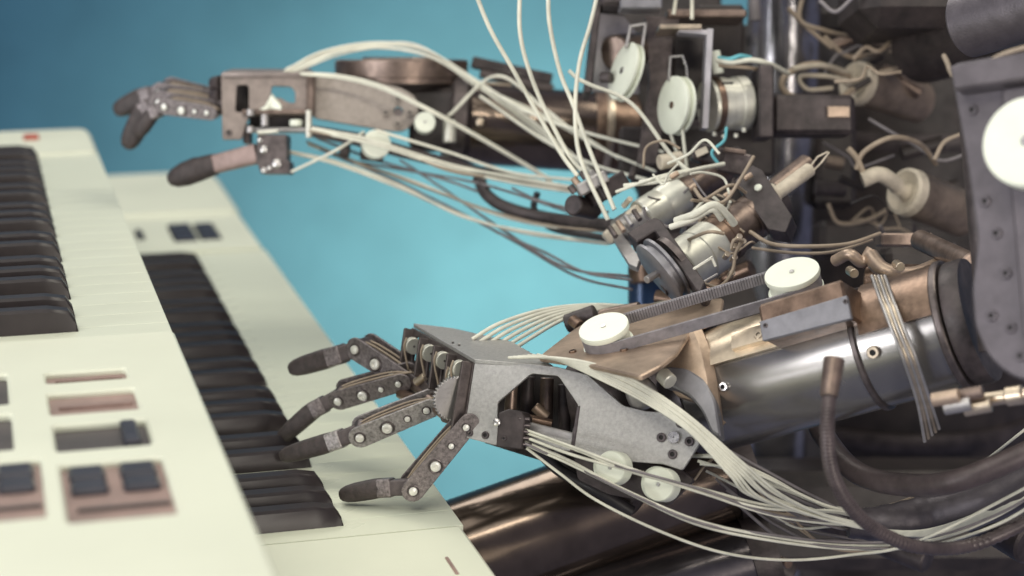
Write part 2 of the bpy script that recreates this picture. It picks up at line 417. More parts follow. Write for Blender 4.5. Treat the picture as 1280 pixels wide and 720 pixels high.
# ================================================================== FINGER BUILDER
def finger(parent, base, knuckle, mid, tip, h=24, link_mat='finger_grey', label=None, gap=1.05, nriv=4, taper=.78, tipk=1.0, band=True):
    """base>knuckle: twin side links; knuckle>mid: phalanx; mid>tip: rubber fingertip. h = height in photo px at the knuckle"""
    A, B, C, D = at(*base), at(*knuckle), at(*mid), at(*tip)
    dk = knuckle[2]; H = px(h, dk) / 2; G = H * gap
    a, v, w = frame(B - A, -FW - UP * .42); L = (B - A).length
    def stad(L0, L1, r0, r1, n=9):
        out = []
        for i in range(n): q = math.pi / 2 + math.pi * i / (n - 1); out.append((L0 + r0 * math.cos(q), r0 * math.sin(q)))
        for i in range(n): q = -math.pi / 2 + math.pi * i / (n - 1); out.append((L1 + r1 * math.cos(q), r1 * math.sin(q)))
        return out
    mb = MB(); th = H * .22
    for sg in (1, -1):
        off = G * sg + (th / 2)
        mb.prism(lambda p_, q_, h_: A + a * p_ + v * q_ + w * (h_ + off), stad(0, L, H * .86, H), (), th, th * .2)
    # spacer core, lower than the plates so the groove shows
    sv = 1 if v.dot(UP) > 0 else -1
    mb.box(A + a * (L * .5) - v * (H * .25 * sv), (a, v, w), (L * .42, H * .5, G * .8), H * .08, 1)
    f = mb.build('finger', [link_mat, 'gunmetal'], parent)
    if label: f['label'] = label
    front = G + th / 2
    for i in range(nriv):
        t = (1.0, .62, .33, .06)[i] if nriv == 4 else (1.0, .5, .1)[i]
        r = H * ((.36, .44, .24, .28)[i])
        pos = A + a * (L * t) + v * (H * (0, .12, .05, 0)[i]) + w * front
        ring = [(-.0002, r * 1.5), (r * .2, r * 1.5), (r * .25, r * 1.35), (r * .12, r * 1.05)]
        pr = ring + ([(r * .5, r), (r * .62, r * .8), (r * .62, r * .45), (r * .35, r * .4), (r * .35, 0)] if i == 1 else [(r * .55, r), (r * .72, r * .65), (r * .76, 0)])
        MB().lathe(pos, w, pr, 18, [0, 0, 0] + [1] * (len(pr) - 4)).build('rivet', ['screw_dark', 'rivet'], f)
    # knuckle barrel
    MB().cyl(B - w * (G * .92), B + w * (G * .92), H * .80, b=H * .1).build('knuckle_joint', 'screw_dark', f)
    # tendon running along the top of the links
    for q in (.35, -.25):
        MB().tube([A + v * (H * .2 * sv) - a * (L * .1), A + a * (L * .25) + v * (H * .72 * sv) + w * (G * q), A + a * (L * .75) + v * (H * .8 * sv) + w * (G * q), B + v * (H * .6 * sv) + a * (H * .3) + w * (G * q)], H * .10, 8).build('tendon', 'cable_tan', f, 80)
    # phalanx
    a2, v2, w2 = frame(C - B); L2 = (C - B).length; hv = H * .84; hw = G * .78
    sec = [(B + a2 * (H * .15), v2, w2, hv * .82, hw * .8), (B + a2 * (H * .55), v2, w2, hv * .86, hw), (C - a2 * (H * .1), v2, w2, hv * .86 * (1 + taper) / 2, hw), (C, v2, w2, hv * .7, hw * .8)]
    MB().loft(sec, 24, 7).build('phalanx', 'phalanx_grey', f)
    if band:
        q0 = B + a2 * (L2 * .58)
        MB().loft([(q0, v2, w2, hv * .90, hw * 1.0), (q0 + a2 * .0006, v2, w2, hv * .98, hw * 1.08), (C - a2 * .0004, v2, w2, hv * .96, hw * 1.08), (C + a2 * .0004, v2, w2, hv * .8, hw * .9)], 24, 7).build('band', link_mat, f)
    # tip
    a3, v3, w3 = frame(D - C); L3 = (D - C).length; va = (v2 + v3).normalized(); wa = (w2 + w3).normalized()
    T = tipk * 1.02
    sec = [(C - a2 * (H * .25), v2, w2, hv * .80, hw * .9), (C - a2 * (H * .2), v2, w2, hv * .98 * T, hw * 1.08), (C + a3 * (L3 * .12), va, wa, hv * 1.02 * T, hw * 1.1)]
    for t, k in ((.35, 1.0), (.6, .96), (.8, .84), (.91, .66), (.97, .44), (1.0, .14)): sec.append((C + a3 * (L3 * t), v3, w3, hv * k * T, hw * 1.08 * k))
    MB().loft(sec, 24, 3.4).build('fingertip', 'rubber_tip', f)
    return f

# ================================================================== NEAR ARM
na = thing('robotic_arm', at(900, 520, 1.0), 'nearer mechanical arm with four jointed fingers resting on the lower keyboard', 'robot arm', 'mechanical arms of the seated robot')
PS = Plane((594, 447, 1.03), (872, 545, .985), (580, 548, 1.025))       # camera-side face of the hand
PT = Plane((594, 448, 1.03), (690, 456, 1.018), (517, 405, 1.115))      # its top
PF = Plane((594, 448, 1.03), (578, 546, 1.025), (517, 405, 1.115))      # its open front
hole = rounded([(622, 503), (664, 467), (698, 470), (723, 507), (713, 550), (656, 538), (622, 530)], 4)
plate('side_plate', PS, [(594, 448), (694, 458), (734, 468), (757, 488), (779, 507), (808, 514), (846, 516), (873, 532), (874, 556), (853, 588), (828, 580), (756, 575), (716, 564), (617, 556), (579, 546)], 'alu_plate', na, .0022, [hole, circ(843, 547, 7)], 3)
plate('top_plate', PT, [(516, 404), (566, 410), (640, 427), (692, 457), (593, 449)], 'alu_plate', na, .0022, [circ(566, 428, 1.6, 10), circ(574, 431, 1.6, 10)], 2)
# far side plate and back of the hand, parallel to the near one
PS2 = PS.shifted(-.068)
MB().prism(PS2.to3, [(.0, -.002), (.045, -.004), (.04, -.042), (-.003, -.044)], (), .002, .0003).build('far_plate', 'gunmetal', na)
plate('front_frame', PF, [(514, 409), (592, 452), (578, 546), (570, 542), (568, 520), (505, 470)], 'gunmetal', na, .002,
      [rounded([(519, 420), (532, 427), (528, 474), (512, 464)], 2), rounded([(537, 430), (550, 437), (544, 487), (531, 478)], 2), rounded([(554, 439), (567, 446), (560, 500), (548, 492)], 2), rounded([(571, 449), (586, 457), (575, 520), (563, 506)], 2)], 2)
# divider fins standing out of the front
for q0, q1 in (((516, 412), (510, 456)), ((535, 424), (528, 472)), ((553, 434), (546, 488)), ((570, 444), (562, 505)), ((589, 453), (574, 545))):
    a0, a1 = PF.hit(*q0), PF.hit(*q1); c = (a0 + a1) / 2; e = (a1 - a0); ax0 = e.normalized(); ax1 = PF.n; ax2 = ax0.cross(ax1)
    MB().box(c + PF.n * .001, (ax0, ax1, ax2), (e.length / 2, .0045, .0011), .0004).build('divider_fin', 'gunmetal', na)
# pulleys between the fins, with their yellowish cord
for (x, y) in ((520, 433), (541, 442), (558, 451), (579, 462), (573, 470)):
    c = PF.hit(x, y) + PF.n * .002; axd = (PF.hit(594, 448) - PF.hit(517, 405)).normalized()
    pulley(na, c, axd * -1 if axd.dot(FW) > 0 else axd, px(11, 1.05), .0042, 'silver', 'finger_pulley', 'screw_dark')
    MB().tube([c + UP * .004 + PF.n * .004, c + PF.n * .0055 - UP * .002, c - UP * .014 + PF.n * .003], .0006, 6).build('cord', 'cable_tan', na)
# sector gear in front of the near finger root
gc = PF.hit(577, 500) + PF.n * .004; gx, gv, gw = frame(V((-.75, -.2, -.25)).cross(Z), -FW)
axd = (PF.hit(594, 448) - PF.hit(517, 405)).normalized(); e1 = PF.n; e2 = axd.cross(e1)
prof = []
for i in range(73):
    q = 2 * math.pi * i / 72; r = .0115 + (.0008 if (i % 2) else -.0003); prof.append((r * math.cos(q), r * math.sin(q)))
MB().prism(lambda a_, b_, h: gc + e1 * a_ + e2 * b_ + axd * h, prof[:-1], (), .0025, .0002).build('sector_gear', 'steel', na)
# clutter of couplings at the finger roots
for (x0, y0, d0, x1, y1, d1, r, mt) in ((505, 470, 1.11, 545, 500, 1.08, 9, 'brown_metal'), (500, 492, 1.1, 552, 512, 1.06, 7, 'copper_dark'), (536, 500, 1.07, 560, 520, 1.05, 9, 'brown_metal'), (520, 478, 1.09, 532, 470, 1.085, 6, 'brass_cream'), (512, 505, 1.09, 530, 512, 1.08, 5, 'brass_cream'), (555, 520, 1.05, 585, 530, 1.04, 8, 'gunmetal'), (570, 528, 1.05, 580, 500, 1.05, 6, 'gunmetal')):
    MB().cyl(at(x0, y0, d0), at(x1, y1, d1), px(r)).build('coupling', mt, na)
# fingers, far to near
finger(na, (524, 478, 1.105), (455, 434, 1.125), (412, 447, 1.135), (362, 462, 1.15), 30, 'finger_grey')
finger(na, (508, 470, 1.10), (428, 493, 1.12), (391, 513, 1.125), (348, 551, 1.135), 27, 'finger_grey')
finger(na, (540, 503, 1.065), (452, 539, 1.075), (412, 553, 1.082), (350, 571, 1.095), 29, 'finger_pale')
finger(na, (585, 524, 1.03), (515, 608, 1.035), (474, 610, 1.04), (424, 619, 1.045), 29, 'finger_grey')
# side-plate furniture
for (x, y) in ((587, 541), (607, 544)): screw(na, PS.hit(x, y), PS.n, px(5), 'screw_dark')
for (x, y) in ((851, 529), (827, 547), (862, 552), (841, 568)): screw(na, PS.hit(x, y), PS.n, px(6), 'screw_dark')
pulley(na, PS.hit(843, 547) + PS.n * .0006, PS.n, px(7.5), .003, 'screw', 'pivot_pin', 'dark_hole', False)
TB = Plane((622, 513, 1.012), (655, 516, 1.008), (622, 560, 1.010))
plate('thumb_block', TB, [(623, 516), (636, 511), (652, 515), (656, 522), (652, 562), (620, 558)], 'charcoal', na, .016, (), 2, .0006)
screw(na, TB.hit(621, 528), TB.n, px(5), 'screw', 'screw', False); screw(na, TB.hit(630, 548), TB.n, px(3), 'screw_dark')
for i in range(5): MB().cyl(at(648 + i * .8, 523 + i * 8, 1.009), at(662 + i * .6, 524 + i * 8, 1.010), px(2.6)).build('thumb_connector', 'screw_dark', na)
# inside the hand: ledge, cylinders and the warm parts seen through the window
L0, L1 = PS.hit(655, 534) - PS.n * .004, PS.hit(716, 549) - PS.n * .004
ax0 = (L1 - L0).normalized(); MB().box((L0 + L1) / 2 - PS.n * .012, (ax0, PS.n, ax0.cross(PS.n)), ((L1 - L0).length / 2, .012, .0035)).build('inner_ledge', 'steel', na)
for (x0, y0, x1, y1, r, d, mt) in ((640, 478, 637, 525, 8, 1.055, 'brown_metal'), (660, 470, 657, 520, 9, 1.06, 'charcoal'), (684, 472, 682, 530, 9, 1.05, 'brown_metal'), (705, 480, 706, 545, 8, 1.05, 'charcoal'), (655, 522, 690, 530, 6, 1.04, 'copper_dark'), (668, 508, 684, 522, 7, 1.045, 'tan_casting')):
    MB().cyl(at(x0, y0, d), at(x1, y1, d), px(r)).build('inner_actuator', mt, na)
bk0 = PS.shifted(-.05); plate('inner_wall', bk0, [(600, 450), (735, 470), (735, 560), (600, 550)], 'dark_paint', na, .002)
plate('window_jamb', PS.shifted(.0006), [(721, 508), (725, 507), (717, 566), (712, 564)], 'screw_dark', na, .006, (), 0)
# white rollers below the plate
for x, y, d in ((768, 585, .992), (828, 606, .985)):
    pulley(na, at(x, y, d), PS.n + V((-.25, 0, 0)), px(21), .009, 'nylon', 'guide_roller', 'screw', False)
    pulley(na, at(x - 6, y - 2, d + .008), PS.n + V((-.25, 0, 0)), px(21), .004, 'nylon', 'roller_flange', 'screw', False)
plate('roller_bracket', PS.shifted(-.008), [(715, 556), (760, 572), (850, 586), (868, 600), (835, 632), (760, 618), (722, 600)], 'charcoal', na, .004, (), 6)
# wrist: sheet cover on top, sloping casting, bell flange
WT = Plane((700, 440, 1.02), (860, 420, 1.0), (760, 385, 1.09))
plate('wrist_cover', WT, [(672, 446), (716, 412), (752, 390), (800, 380), (905, 372), (900, 398), (866, 410), (846, 440), (826, 456), (800, 470), (740, 456)], 'tan_casting', na, .003, (), 4, .0008)
sec = []
A, B = at(720, 500, 1.06), at(900, 470, 1.04); a, v, w = frame(B - A)
for t, hv, hw in ((0, .020, .022), (.12, .024, .026), (.5, .027, .028), (.85, .031, .030), (1, .033, .031)): sec.append((A.lerp(B, t), v, w, hv, hw))
MB().loft(sec, 32, 2.4).build('wrist_housing', 'gunmetal', na)
# bell: flaring crescent flange facing the hand
BA, BB = at(815, 512, 1.045), at(1215, 402, .965)
ba, bv, bw = frame(BB - BA)
def onaxis(x): return BA.lerp(BB, (x - 815) / 400)
R = px(76, 1.0)
MB().lathe(onaxis(820), ba, [(0, R * .50), (.002, R * .56), (.010, R * .70), (.018, R * .90), (.024, R * 1.0), (.028, R * 1.0), (.028, R * .5)], 48).build('bell_flange', 'lilac_plate', na)
MB().lathe(onaxis(812), ba, [(0, R * .22), (.0, R * .44), (.012, R * .48), (.012, R * .2)], 40).build('wrist_bearing', 'gunmetal', na)
# saddle shaped casting between cover and tube
GP = Plane((800, 470, 1.005), (880, 425, 1.0), (890, 500, .985))
plate('gusset', GP, [(824, 456), (848, 428), (857, 404), (872, 402), (884, 430), (893, 470), (900, 530), (886, 520), (872, 500), (840, 490)], 'tan_casting', na, .012, (), 9, .004)
plate('crescent_flange', GP.shifted(.004), [(829, 457), (858, 460), (880, 474), (894, 500), (901, 546), (889, 540), (878, 514), (862, 494), (843, 484), (824, 478)], 'lilac_steel', na, .010, (), 8, .001)
# joints on the wrist
for (x0, y0, d0, x1, y1, d1, r, mt) in ((795, 452, .995, 815, 445, .995, 10, 'screw_dark'), (802, 450, .992, 812, 446, .990, 7, 'silver')):
    MB().cyl(at(x0, y0, d0), at(x1, y1, d1), px(r)).build('wrist_bolt', mt, na)
PB = Plane((800, 490, .99), (845, 508, .985), (800, 505, .985))
kc = at(800, 494, .998); MB().lathe(kc - PS.n * .006, PS.n + UP * .5, [(0, px(20)), (.004, px(20)), (.008, px(18)), (.011, px(14)), (.0125, px(8)), (.013, 0)], 40).build('wrist_knob', 'steel', na)
MB().cyl(at(828, 468, .99), at(838, 478, .985), px(10)).build('wrist_bolt', 'silver', na)
for (x, y) in ((780, 438), (716, 440)): screw(na, WT.hit(x, y), WT.n, px(5), 'copper_dark')
# wrist motor tucked behind the pulley
MB().cyl(at(708, 405, 1.09), at(745, 392, 1.085), px(13)).build('wrist_motor', 'charcoal', na)
MB().cyl(at(715, 400, 1.08), at(725, 408, 1.075), px(8)).build('motor_cap', 'copper_dark', na)
MB().cyl(at(750, 395, 1.10), at(800, 385, 1.09), px(9)).build('wrist_actuator', 'brown_metal', na)
# belt drive
pn = WT.n; pnn = (UP * .90 - FW * .50 - RT * .12).normalized()
c1, c2 = at(757, 417, 1.008), at(992, 349, 1.0)
r1, r2 = px(31, 1.03), px(35, .985)
pw = (c2 - c1); pnn = (pnn - pw.normalized() * pnn.dot(pw.normalized())).normalized()
for c, r in ((c1, r1), (c2, r2)):
    b = MB().lathe(c, pnn, [(-.009, 0), (-.009, r * .98), (-.0075, r * 1.02), (-.006, r * 1.02), (-.006, r * .92), (.0015, r * .92), (.0015, r * 1.0), (.003, r * 1.02), (.0045, r), (.0045, r * .10), (.0053, r * .09), (.0053, 0)], 48, [0] * 9 + [1, 1]).build('drive_pulley', ['nylon', 'screw'], na)
    MB().cyl(c - pnn * .020, c - pnn * .009, r * .3).build('pulley_shaft', 'steel', na)
pe = pw.normalized(); ps = pnn.cross(pe)
def belt_loop(rr):
    out = []
    for i in range(17): q = math.pi / 2 + math.pi * i / 16; out.append((r1 * rr * math.cos(q), r1 * rr * math.sin(q)))
    for i in range(17): q = -math.pi / 2 + math.pi * i / 16; out.append((pw.length + r2 * rr * math.cos(q), r2 * rr * math.sin(q)))
    return out
MB().prism(lambda a_, b_, h: c1 + pe * a_ + ps * b_ + pnn * (h + .0012), belt_loop(.985), [belt_loop(.93)], .0068, .0002).build('toothed_belt', 'belt', na)
mb = MB()
for sg in (1, -1):
    for i in range(70):
        t = (i + .5) / 70; rr = (r1 + (r2 - r1) * t) * .912
        mb.box(c1 + pe * (pw.length * t) + ps * (rr * sg) - pnn * .0022, (pe, ps, pnn), (.0006, .0008, .0031), .0002)
tb = mb.build('belt_teeth', 'belt', na); tb['kind'] = 'stuff'
# forearm: dark lower tube, cream upper shell, motor box
MB().lathe(onaxis(880), ba, [(0, R * .93), (.002, R * .99), (.0025, R), ((onaxis(1195) - onaxis(880)).length, R * .97), ((onaxis(1195) - onaxis(880)).length + .002, R * .9)], 64).build('forearm_tube', 'dark_tube', na)
def shell(name, x0, x1, q0, q1, rk, mt, th=.003, n=20):
    """part of a cylinder jacket on the forearm between angles (0 = towards the camera, 90 = up)"""
    A0, A1 = onaxis(x0), onaxis(x1); vs = []; fs = []
    up = bw.cross(ba) if bw.cross(ba).z > 0 else -bw.cross(ba)
    for i in range(n + 1):
        q = math.radians(q0 + (q1 - q0) * i / n); d = bw * math.cos(q) + up * math.sin(q)
        for r, c in ((R * rk, A0), (R * rk + th, A0), (R * rk + th, A1), (R * rk, A1)): vs.append(c + d * r)
    for i in range(n):
        for j in range(4): fs.append([i * 4 + j, i * 4 + (j + 1) % 4, i * 4 + 4 + (j + 1) % 4, i * 4 + 4 + j])
    fs.append([0, 1, 2, 3]); fs.append([n * 4 + j for j in range(4)])
    return mk(name, vs, fs, mt, na, 30)
shell('upper_shell', 884, 1092, 30, 140, 1.0, 'brass_cream', .002)
shell('edge_strip', 960, 1050, 36, 52, 1.02, 'brass_cream', .005, 8)
shell('rear_shell', 1108, 1200, 20, 120, 1.0, 'copper_dark', .0015)
upv = bw.cross(ba) if bw.cross(ba).z > 0 else -bw.cross(ba)
for x, q in ((898, 46), (916, 8), (972, 42), (1050, 40), (1096, 2)):
    qq = math.radians(q); d = bw * math.cos(qq) + upv * math.sin(qq); screw(na, onaxis(x + 22) + d * (R + (.005 if q in (42, 40) else .002 if q > 30 else 0)), d, px(6 if q != 2 else 8), 'screw' if q in (8, 46) else 'brass_cream')
for x, k, t, mt in ((1095, 1.01, .003, 'gunmetal'), (1192, 1.06, .004, 'gunmetal'), (1203, 1.0, .010, 'charcoal')):
    MB().lathe(onaxis(x), ba, [(0, R * .9), (0, R * k), (t * .2, R * (k + .02)), (t * .8, R * (k + .02)), (t, R * k), (t, R * .9)], 56).build('clamp_ring', mt, na)
# motor box under the rear pulley
BX = Plane((948, 398, .968), (1064, 368, .945), (952, 428, .964))
plate('motor_side_plate', BX, [(949, 402), (1058, 369), (1064, 398), (953, 426)], 'lilac_steel', na, .003, (), 1)
e = (BX.hit(1058, 369) - BX.hit(949, 402)); ex = e.normalized(); ez = (UP * .85 - FW * .5); ez = (ez - ex * ez.dot(ex)).normalized(); ey = ez.cross(ex)
cc = (BX.hit(949, 402) + BX.hit(1058, 369)) / 2
MB().box(cc - BX.n * .024 + ez * .0 - ex * .001, (ex, BX.n, ex.cross(BX.n)), (e.length / 2 * .98, .021, .010), .0015).build('motor_box', 'copper_dark', na)
for x, y in ((955, 395), (1055, 365)): screw(na, BX.hit(x + 2, y + 12), BX.n, px(3), 'screw_dark')
# strap wires around the rear of the tube
for i in range(5):
    o_ = i * 4
    wire('binding_wire', [(1090 + o_, 345, .975), (1104 + o_, 385, .945), (1126 + o_, 440, .938), (1146 + o_, 500, .948), (1156 + o_ * 1.1, 552 - i * 4, .962)], .0009, 'brass_cream' if i % 2 else 'steel', na)
for i, (x, y) in enumerate(((1165, 500), (1180, 510), (1195, 496), (1205, 512))): MB().cyl(at(x, y, .89), at(x + 34, y - 6, .885), px(8)).build('elbow_fitting', ['tan_casting', 'steel', 'brown_metal', 'brass_cream'][i], na)
MB().lathe(at(1200, 504, .90), at(1300, 490, .88) - at(1200, 504, .90), [(0, px(9)), (.004, px(13)), (.010, px(13)), (.011, px(8)), (.022, px(8)), (.023, px(11)), (.030, px(11)), (.031, px(7)), (.05, px(7))], 24).build('elbow_shaft', 'brass_cream', na)
# cables over the hand: flat bundle bending down to the right, and the fan above the top plate
for i in range(7):
    o_ = i * 3.2; j = random.uniform(-1.5, 1.5)
    wire('tendon_cable', [(636 + i * 6, 447 - i * .6, 1.02), (690 + i * 2, 447 + o_ * .25, 1.0), (745, 456 + o_ * .8, .985), (800 + j, 479 + o_, .975), (860, 520 + o_ * 1.0 + j, .965), (930 - i * 3, 580 + o_ * .7, .965), (985 - i * 7, 625 + j * 3, .975), (1060, 655 + j * 3, .99), (1150, 664 + i, 1.0), (1240, 634 + i * 2, .99), (1320, 588 + i * 2, .98)], .00082, 'cable_cream', na)
for i in range(6):
    o_ = i * 5
    wire('tendon_cable', [(590 + i * 9, 424 + i * 3.5, 1.075), (625 + i * 8, 404 + i * 3.5, 1.08), (680 + i * 5, 387 + i * 2.4, 1.09), (740 + i * 2, 381 + i * 1.2, 1.10), (800 + i, 383 + i * .6, 1.10), (830 + i * 3, 378, 1.11)], .0011, 'cable_cream', na)
# cables below the hand
lowc = [[(655, 540, 1.012), (720, 562, .99), (790, 590, .978), (880, 612, .975), (960, 632, .985), (1040, 640, 1.0), (1110, 648, 1.02), (1220, 625, 1.02), (1320, 580, 1.0)],
        [(655, 546, 1.012), (720, 570, .99), (800, 592, .977), (880, 617, .975), (970, 645, .985), (1060, 656, 1.0), (1120, 652, 1.02), (1220, 630, 1.02), (1320, 590, 1.0)],
        [(655, 552, 1.012), (710, 575, 1.0), (780, 612, .98), (870, 650, .975), (960, 670, .985), (1060, 682, 1.0), (1160, 676, .99), (1240, 648, .97), (1320, 600, .96)],
        [(657, 556, 1.012), (712, 580, 1.0), (785, 616, .981), (870, 655, .976), (960, 675, .985), (1060, 686, 1.0), (1160, 682, .99), (1250, 654, .97), (1320, 610, .96)],
        [(658, 560, 1.012), (700, 592, 1.01), (745, 625, 1.0), (820, 662, .99), (900, 690, .99), (980, 700, 1.0), (1060, 694, 1.0), (1150, 676, .98), (1320, 590, .96)],
        [(866, 570, .995), (905, 574, .985), (960, 598, .99), (1040, 634, 1.0), (1120, 644, 1.02), (1220, 618, 1.02), (1320, 575, 1.0)],
        [(872, 576, .99), (920, 590, .99), (980, 612, 1.0), (1060, 640, 1.02), (1160, 640, 1.03), (1320, 570, 1.02)]]
def jit(c, a): return [(x + random.uniform(-a, a), y + random.uniform(-a, a), d_ + random.uniform(-.004, .004)) for x, y, d_ in c]
for i, c in enumerate(lowc):
    wire('tendon_cable', c, .00082, 'cable_cream', na)
    if i not in (4,): wire('tendon_cable', jit(c, 4), .0007, random.choice(('cable_cream', 'cable_grey')), na)
for i in range(9):
    y0 = random.uniform(560, 640); x0 = random.uniform(880, 960); y1 = random.uniform(640, 700)
    wire('tendon_cable', [(x0, y0, 1.03), ((x0 + 1040) / 2, (y0 + y1) / 2 + random.uniform(5, 25), 1.03), (1040, y1 - 4, 1.03), (1120, y1 - random.uniform(0, 20), 1.03), (1210, y1 - random.uniform(30, 60), 1.03), (1310, y1 - random.uniform(80, 130), 1.02)], random.uniform(.0005, .0011), random.choice(('cable_grey', 'cable_tan', 'cable_cream')), na)
for i in range(6):
    y = 596 + i * 9; wire('tendon_cable', [(905 + i * 8, 560 + i * 10, 1.0), (960 + i * 4, 590 + i * 9, 1.0), (1020, 622 + i * 6, 1.01), (1080, 645 + i * 3, 1.02), (1180, 640 - i * 4, 1.03), (1270, 600 - i * 8, 1.03)], .0009, 'cable_grey', na)
wire('thumb_hose', [(668, 556, 1.03), (700, 588, 1.04), (745, 612, 1.03), (790, 640, 1.03)], .0035, 'cable_black', na)
wire('loop_wire', [(868, 600, 1.0), (885, 578, 1.0), (905, 572, 1.0), (930, 584, 1.01)], .0007, 'cable_tan', na)
# corrugated hose with brass fitting
MB().cyl(at(1043, 448, .885), at(1036, 496, .88), px(12), px(10)).build('hose_fitting', 'brown_metal', na)
pts = [at(1037, 490, .88), at(1034, 540, .885), at(1040, 590, .895), (at(1062, 632, .91)), at(1098, 664, .93), at(1150, 684, .95), at(1220, 680, .97), at(1310, 640, .97)]
MB().tube(pts, px(9.5, .9), 14, 22, rfun=lambda t, i: 1.0 if i % 2 else .86).build('corrugated_hose', 'hose', na)
pts = [at(1010, 500, 1.06), at(1030, 545, 1.05), at(1070, 590, 1.02), at(1130, 606, .99), at(1200, 600, .96), at(1310, 555, .95)]
MB().tube(pts, px(15, .96), 18, 12).build('sleeve_hose', 'hose', na)
MB().tube([at(1060, 655, 1.015), at(1110, 654, 1.015), at(1170, 645, 1.015), at(1240, 622, 1.0), at(1320, 580, .99)], px(24), 18, 8, rfun=lambda t, i: .72 + .5 * min(1, t * 2.2) + .03 * math.sin(i * 1.9)).build('cable_wrap', 'lilac_plate', na)
# dark fork bolted under the wrist, carrying the rollers
MB().cyl(at(700, 560, 1.06), at(800, 625, 1.04), px(26)).build('fork_arm', 'charcoal', na)

# ================================================================== FAR ARM
fa = thing('robotic_arm', at(600, 150, 1.32), 'farther mechanical arm reaching left above the raised keyboard, thumb stretched out', 'robot arm', 'mechanical arms of the seated robot')
DF = 1.30
FS = Plane((275, 92, 1.29), (520, 130, 1.30), (275, 175, 1.285))
slot1 = rounded([(296, 106), (311, 106), (311, 140), (294, 140)], 4); win = rounded([(340, 107), (364, 108), (369, 114), (369, 129), (360, 128), (350, 122), (338, 122)], 3)
plate('palm_plate', FS, [(276, 91), (391, 91), (391, 141), (312, 143), (306, 160), (302, 174), (278, 174)], 'palm_beige', fa, .003, [slot1, win], 3)
plate('side_plate', FS.shifted(-.003), [(390, 92), (440, 97), (500, 109), (519, 120), (524, 135), (519, 152), (506, 164), (488, 164), (390, 147)], 'alu_beige', fa, .003, [circ(498, 139, 6)], 8)
for (x, y) in ((497, 124), (482, 141), (512, 141), (497, 155)): screw(fa, FS.hit(x, y), FS.n, px(4.4, DF), 'alu_beige')
MB().cyl(FS.hit(498, 139) - FS.n * .008, FS.hit(498, 139) - FS.n * .004, px(6, DF)).build('pivot_pin', 'screw_dark', fa)
MB().box(FS.hit(389, 118) + FS.n * .001, (RT, UP, -FW), (.0026, .015, .006), .0008).build('hinge_strip', 'brown_metal', fa)
plate('palm_top', Plane((276, 90, 1.29), (391, 91, 1.29), (290, 84, 1.35)), [(277, 90.3), (391, 90.6), (388, 86), (290, 86)], 'palm_beige', fa, .003, (), 1)
for y in (103, 119, 133): MB().cyl(at(276, y, 1.295), at(267, y + 2, 1.30), px(9, DF)).build('finger_pulley', 'charcoal', fa)
MB().box(at(303, 125, 1.31), (RT, UP, -FW), (px(9, DF), px(24, DF), .004), .001).build('slot_liner', 'dark_paint', fa)
MB().box(at(345, 141, 1.292), (RT, UP, -FW), (px(40, DF), px(3, DF), .008), .0006).build('rail', 'brown_metal', fa)
MB().box(at(350, 163, 1.292), (RT, UP, -FW), (px(40, DF), px(2.4, DF), .008), .0006).build('rail', 'steel', fa)
MB().box(at(348, 152, 1.31), (RT, UP, -FW), (px(36, DF), px(8, DF), .004), .0006).build('rail_core', 'dark_paint', fa)
MB().cyl(at(331, 158, 1.285), at(331, 143, 1.285), px(5, DF)).build('rail_spacer', 'steel', fa)
MB().loft([(at(316, 141, 1.288), RT, FW, .001, .003), (at(332, 138, 1.288), UP, FW, .003, .004), (at(340, 128, 1.29), UP, FW, .006, .004), (at(352, 137, 1.288), UP, FW, .003, .004)], 14, 2.5).build('guide_cone', 'nylon', fa)
MB().cyl(at(370, 158, 1.287), at(370, 150, 1.287), px(8, DF)).build('cord_clamp', 'nylon', fa)
MB().cyl(at(386, 172, 1.284), at(386, 138, 1.284), px(4, DF)).build('stanchion', 'silver', fa)
for y in (137, 158): MB().cyl(at(313, y, 1.284), at(313, y + 8, 1.284), px(5, DF)).build('stanchion', 'steel', fa)
MB().box(at(310, 168, 1.30), (RT, UP, -FW), (px(5, DF), px(12, DF), .006), .0008).build('rail_bracket', 'gunmetal', fa)
screw(fa, FS.hit(286, 166), FS.n, px(4, DF), 'screw_dark')
TH = Plane((322, 168, 1.278), (360, 168, 1.276), (322, 215, 1.278))
plate('thumb_bracket', TH, [(322, 168), (358, 168), (358, 200), (362, 203), (362, 217), (326, 217), (320, 200)], 'gunmetal', fa, .014, (), 2)
for x, y, r in ((330, 187, 5), (346, 205, 6), (325, 175, 3), (330, 213, 3.5), (337, 210, 3)): screw(fa, TH.hit(x, y), TH.n, px(r, DF), 'screw', 'screw', False)
MB().cyl(at(322, 166, 1.275), at(348, 164, 1.275), px(2.6, DF)).build('hinge_pin', 'silver', fa)
A, B, C, D = at(322, 192, 1.285), at(262, 207, 1.29), at(254, 209, 1.29), at(210, 226, 1.295); a, v, w = frame(B - A)
MB().loft([(A, v, w, .0068, .006), (B, v, w, .0062, .006)], 20, 5).build('thumb', 'thumb_pink', fa)
a3, v3, w3 = frame(D - C)
MB().loft([(C - a3 * -.004 - a * 0.0, v3, w3, .0075, .0070), (C.lerp(D, .12), v3, w3, .0084, .0074), (C.lerp(D, .5), v3, w3, .0082, .0072), (C.lerp(D, .8), v3, w3, .0064, .006), (C.lerp(D, .95), v3, w3, .0038, .0038), (D, v3, w3, .001, .001)], 20, 2.6).build('thumb_tip', 'rubber_tip', fa)
MB().loft([(B + a * -.004, v, w, .0072, .0066), (C.lerp(D, .2), v3, w3, .0082, .0072)], 20, 3).build('thumb_cap', 'rubber_tip', fa)
finger(fa, (268, 126, 1.33), (208, 112, 1.34), (178, 122, 1.345), (143, 140, 1.35), 26, 'finger_grey', nriv=4, tipk=1.1)
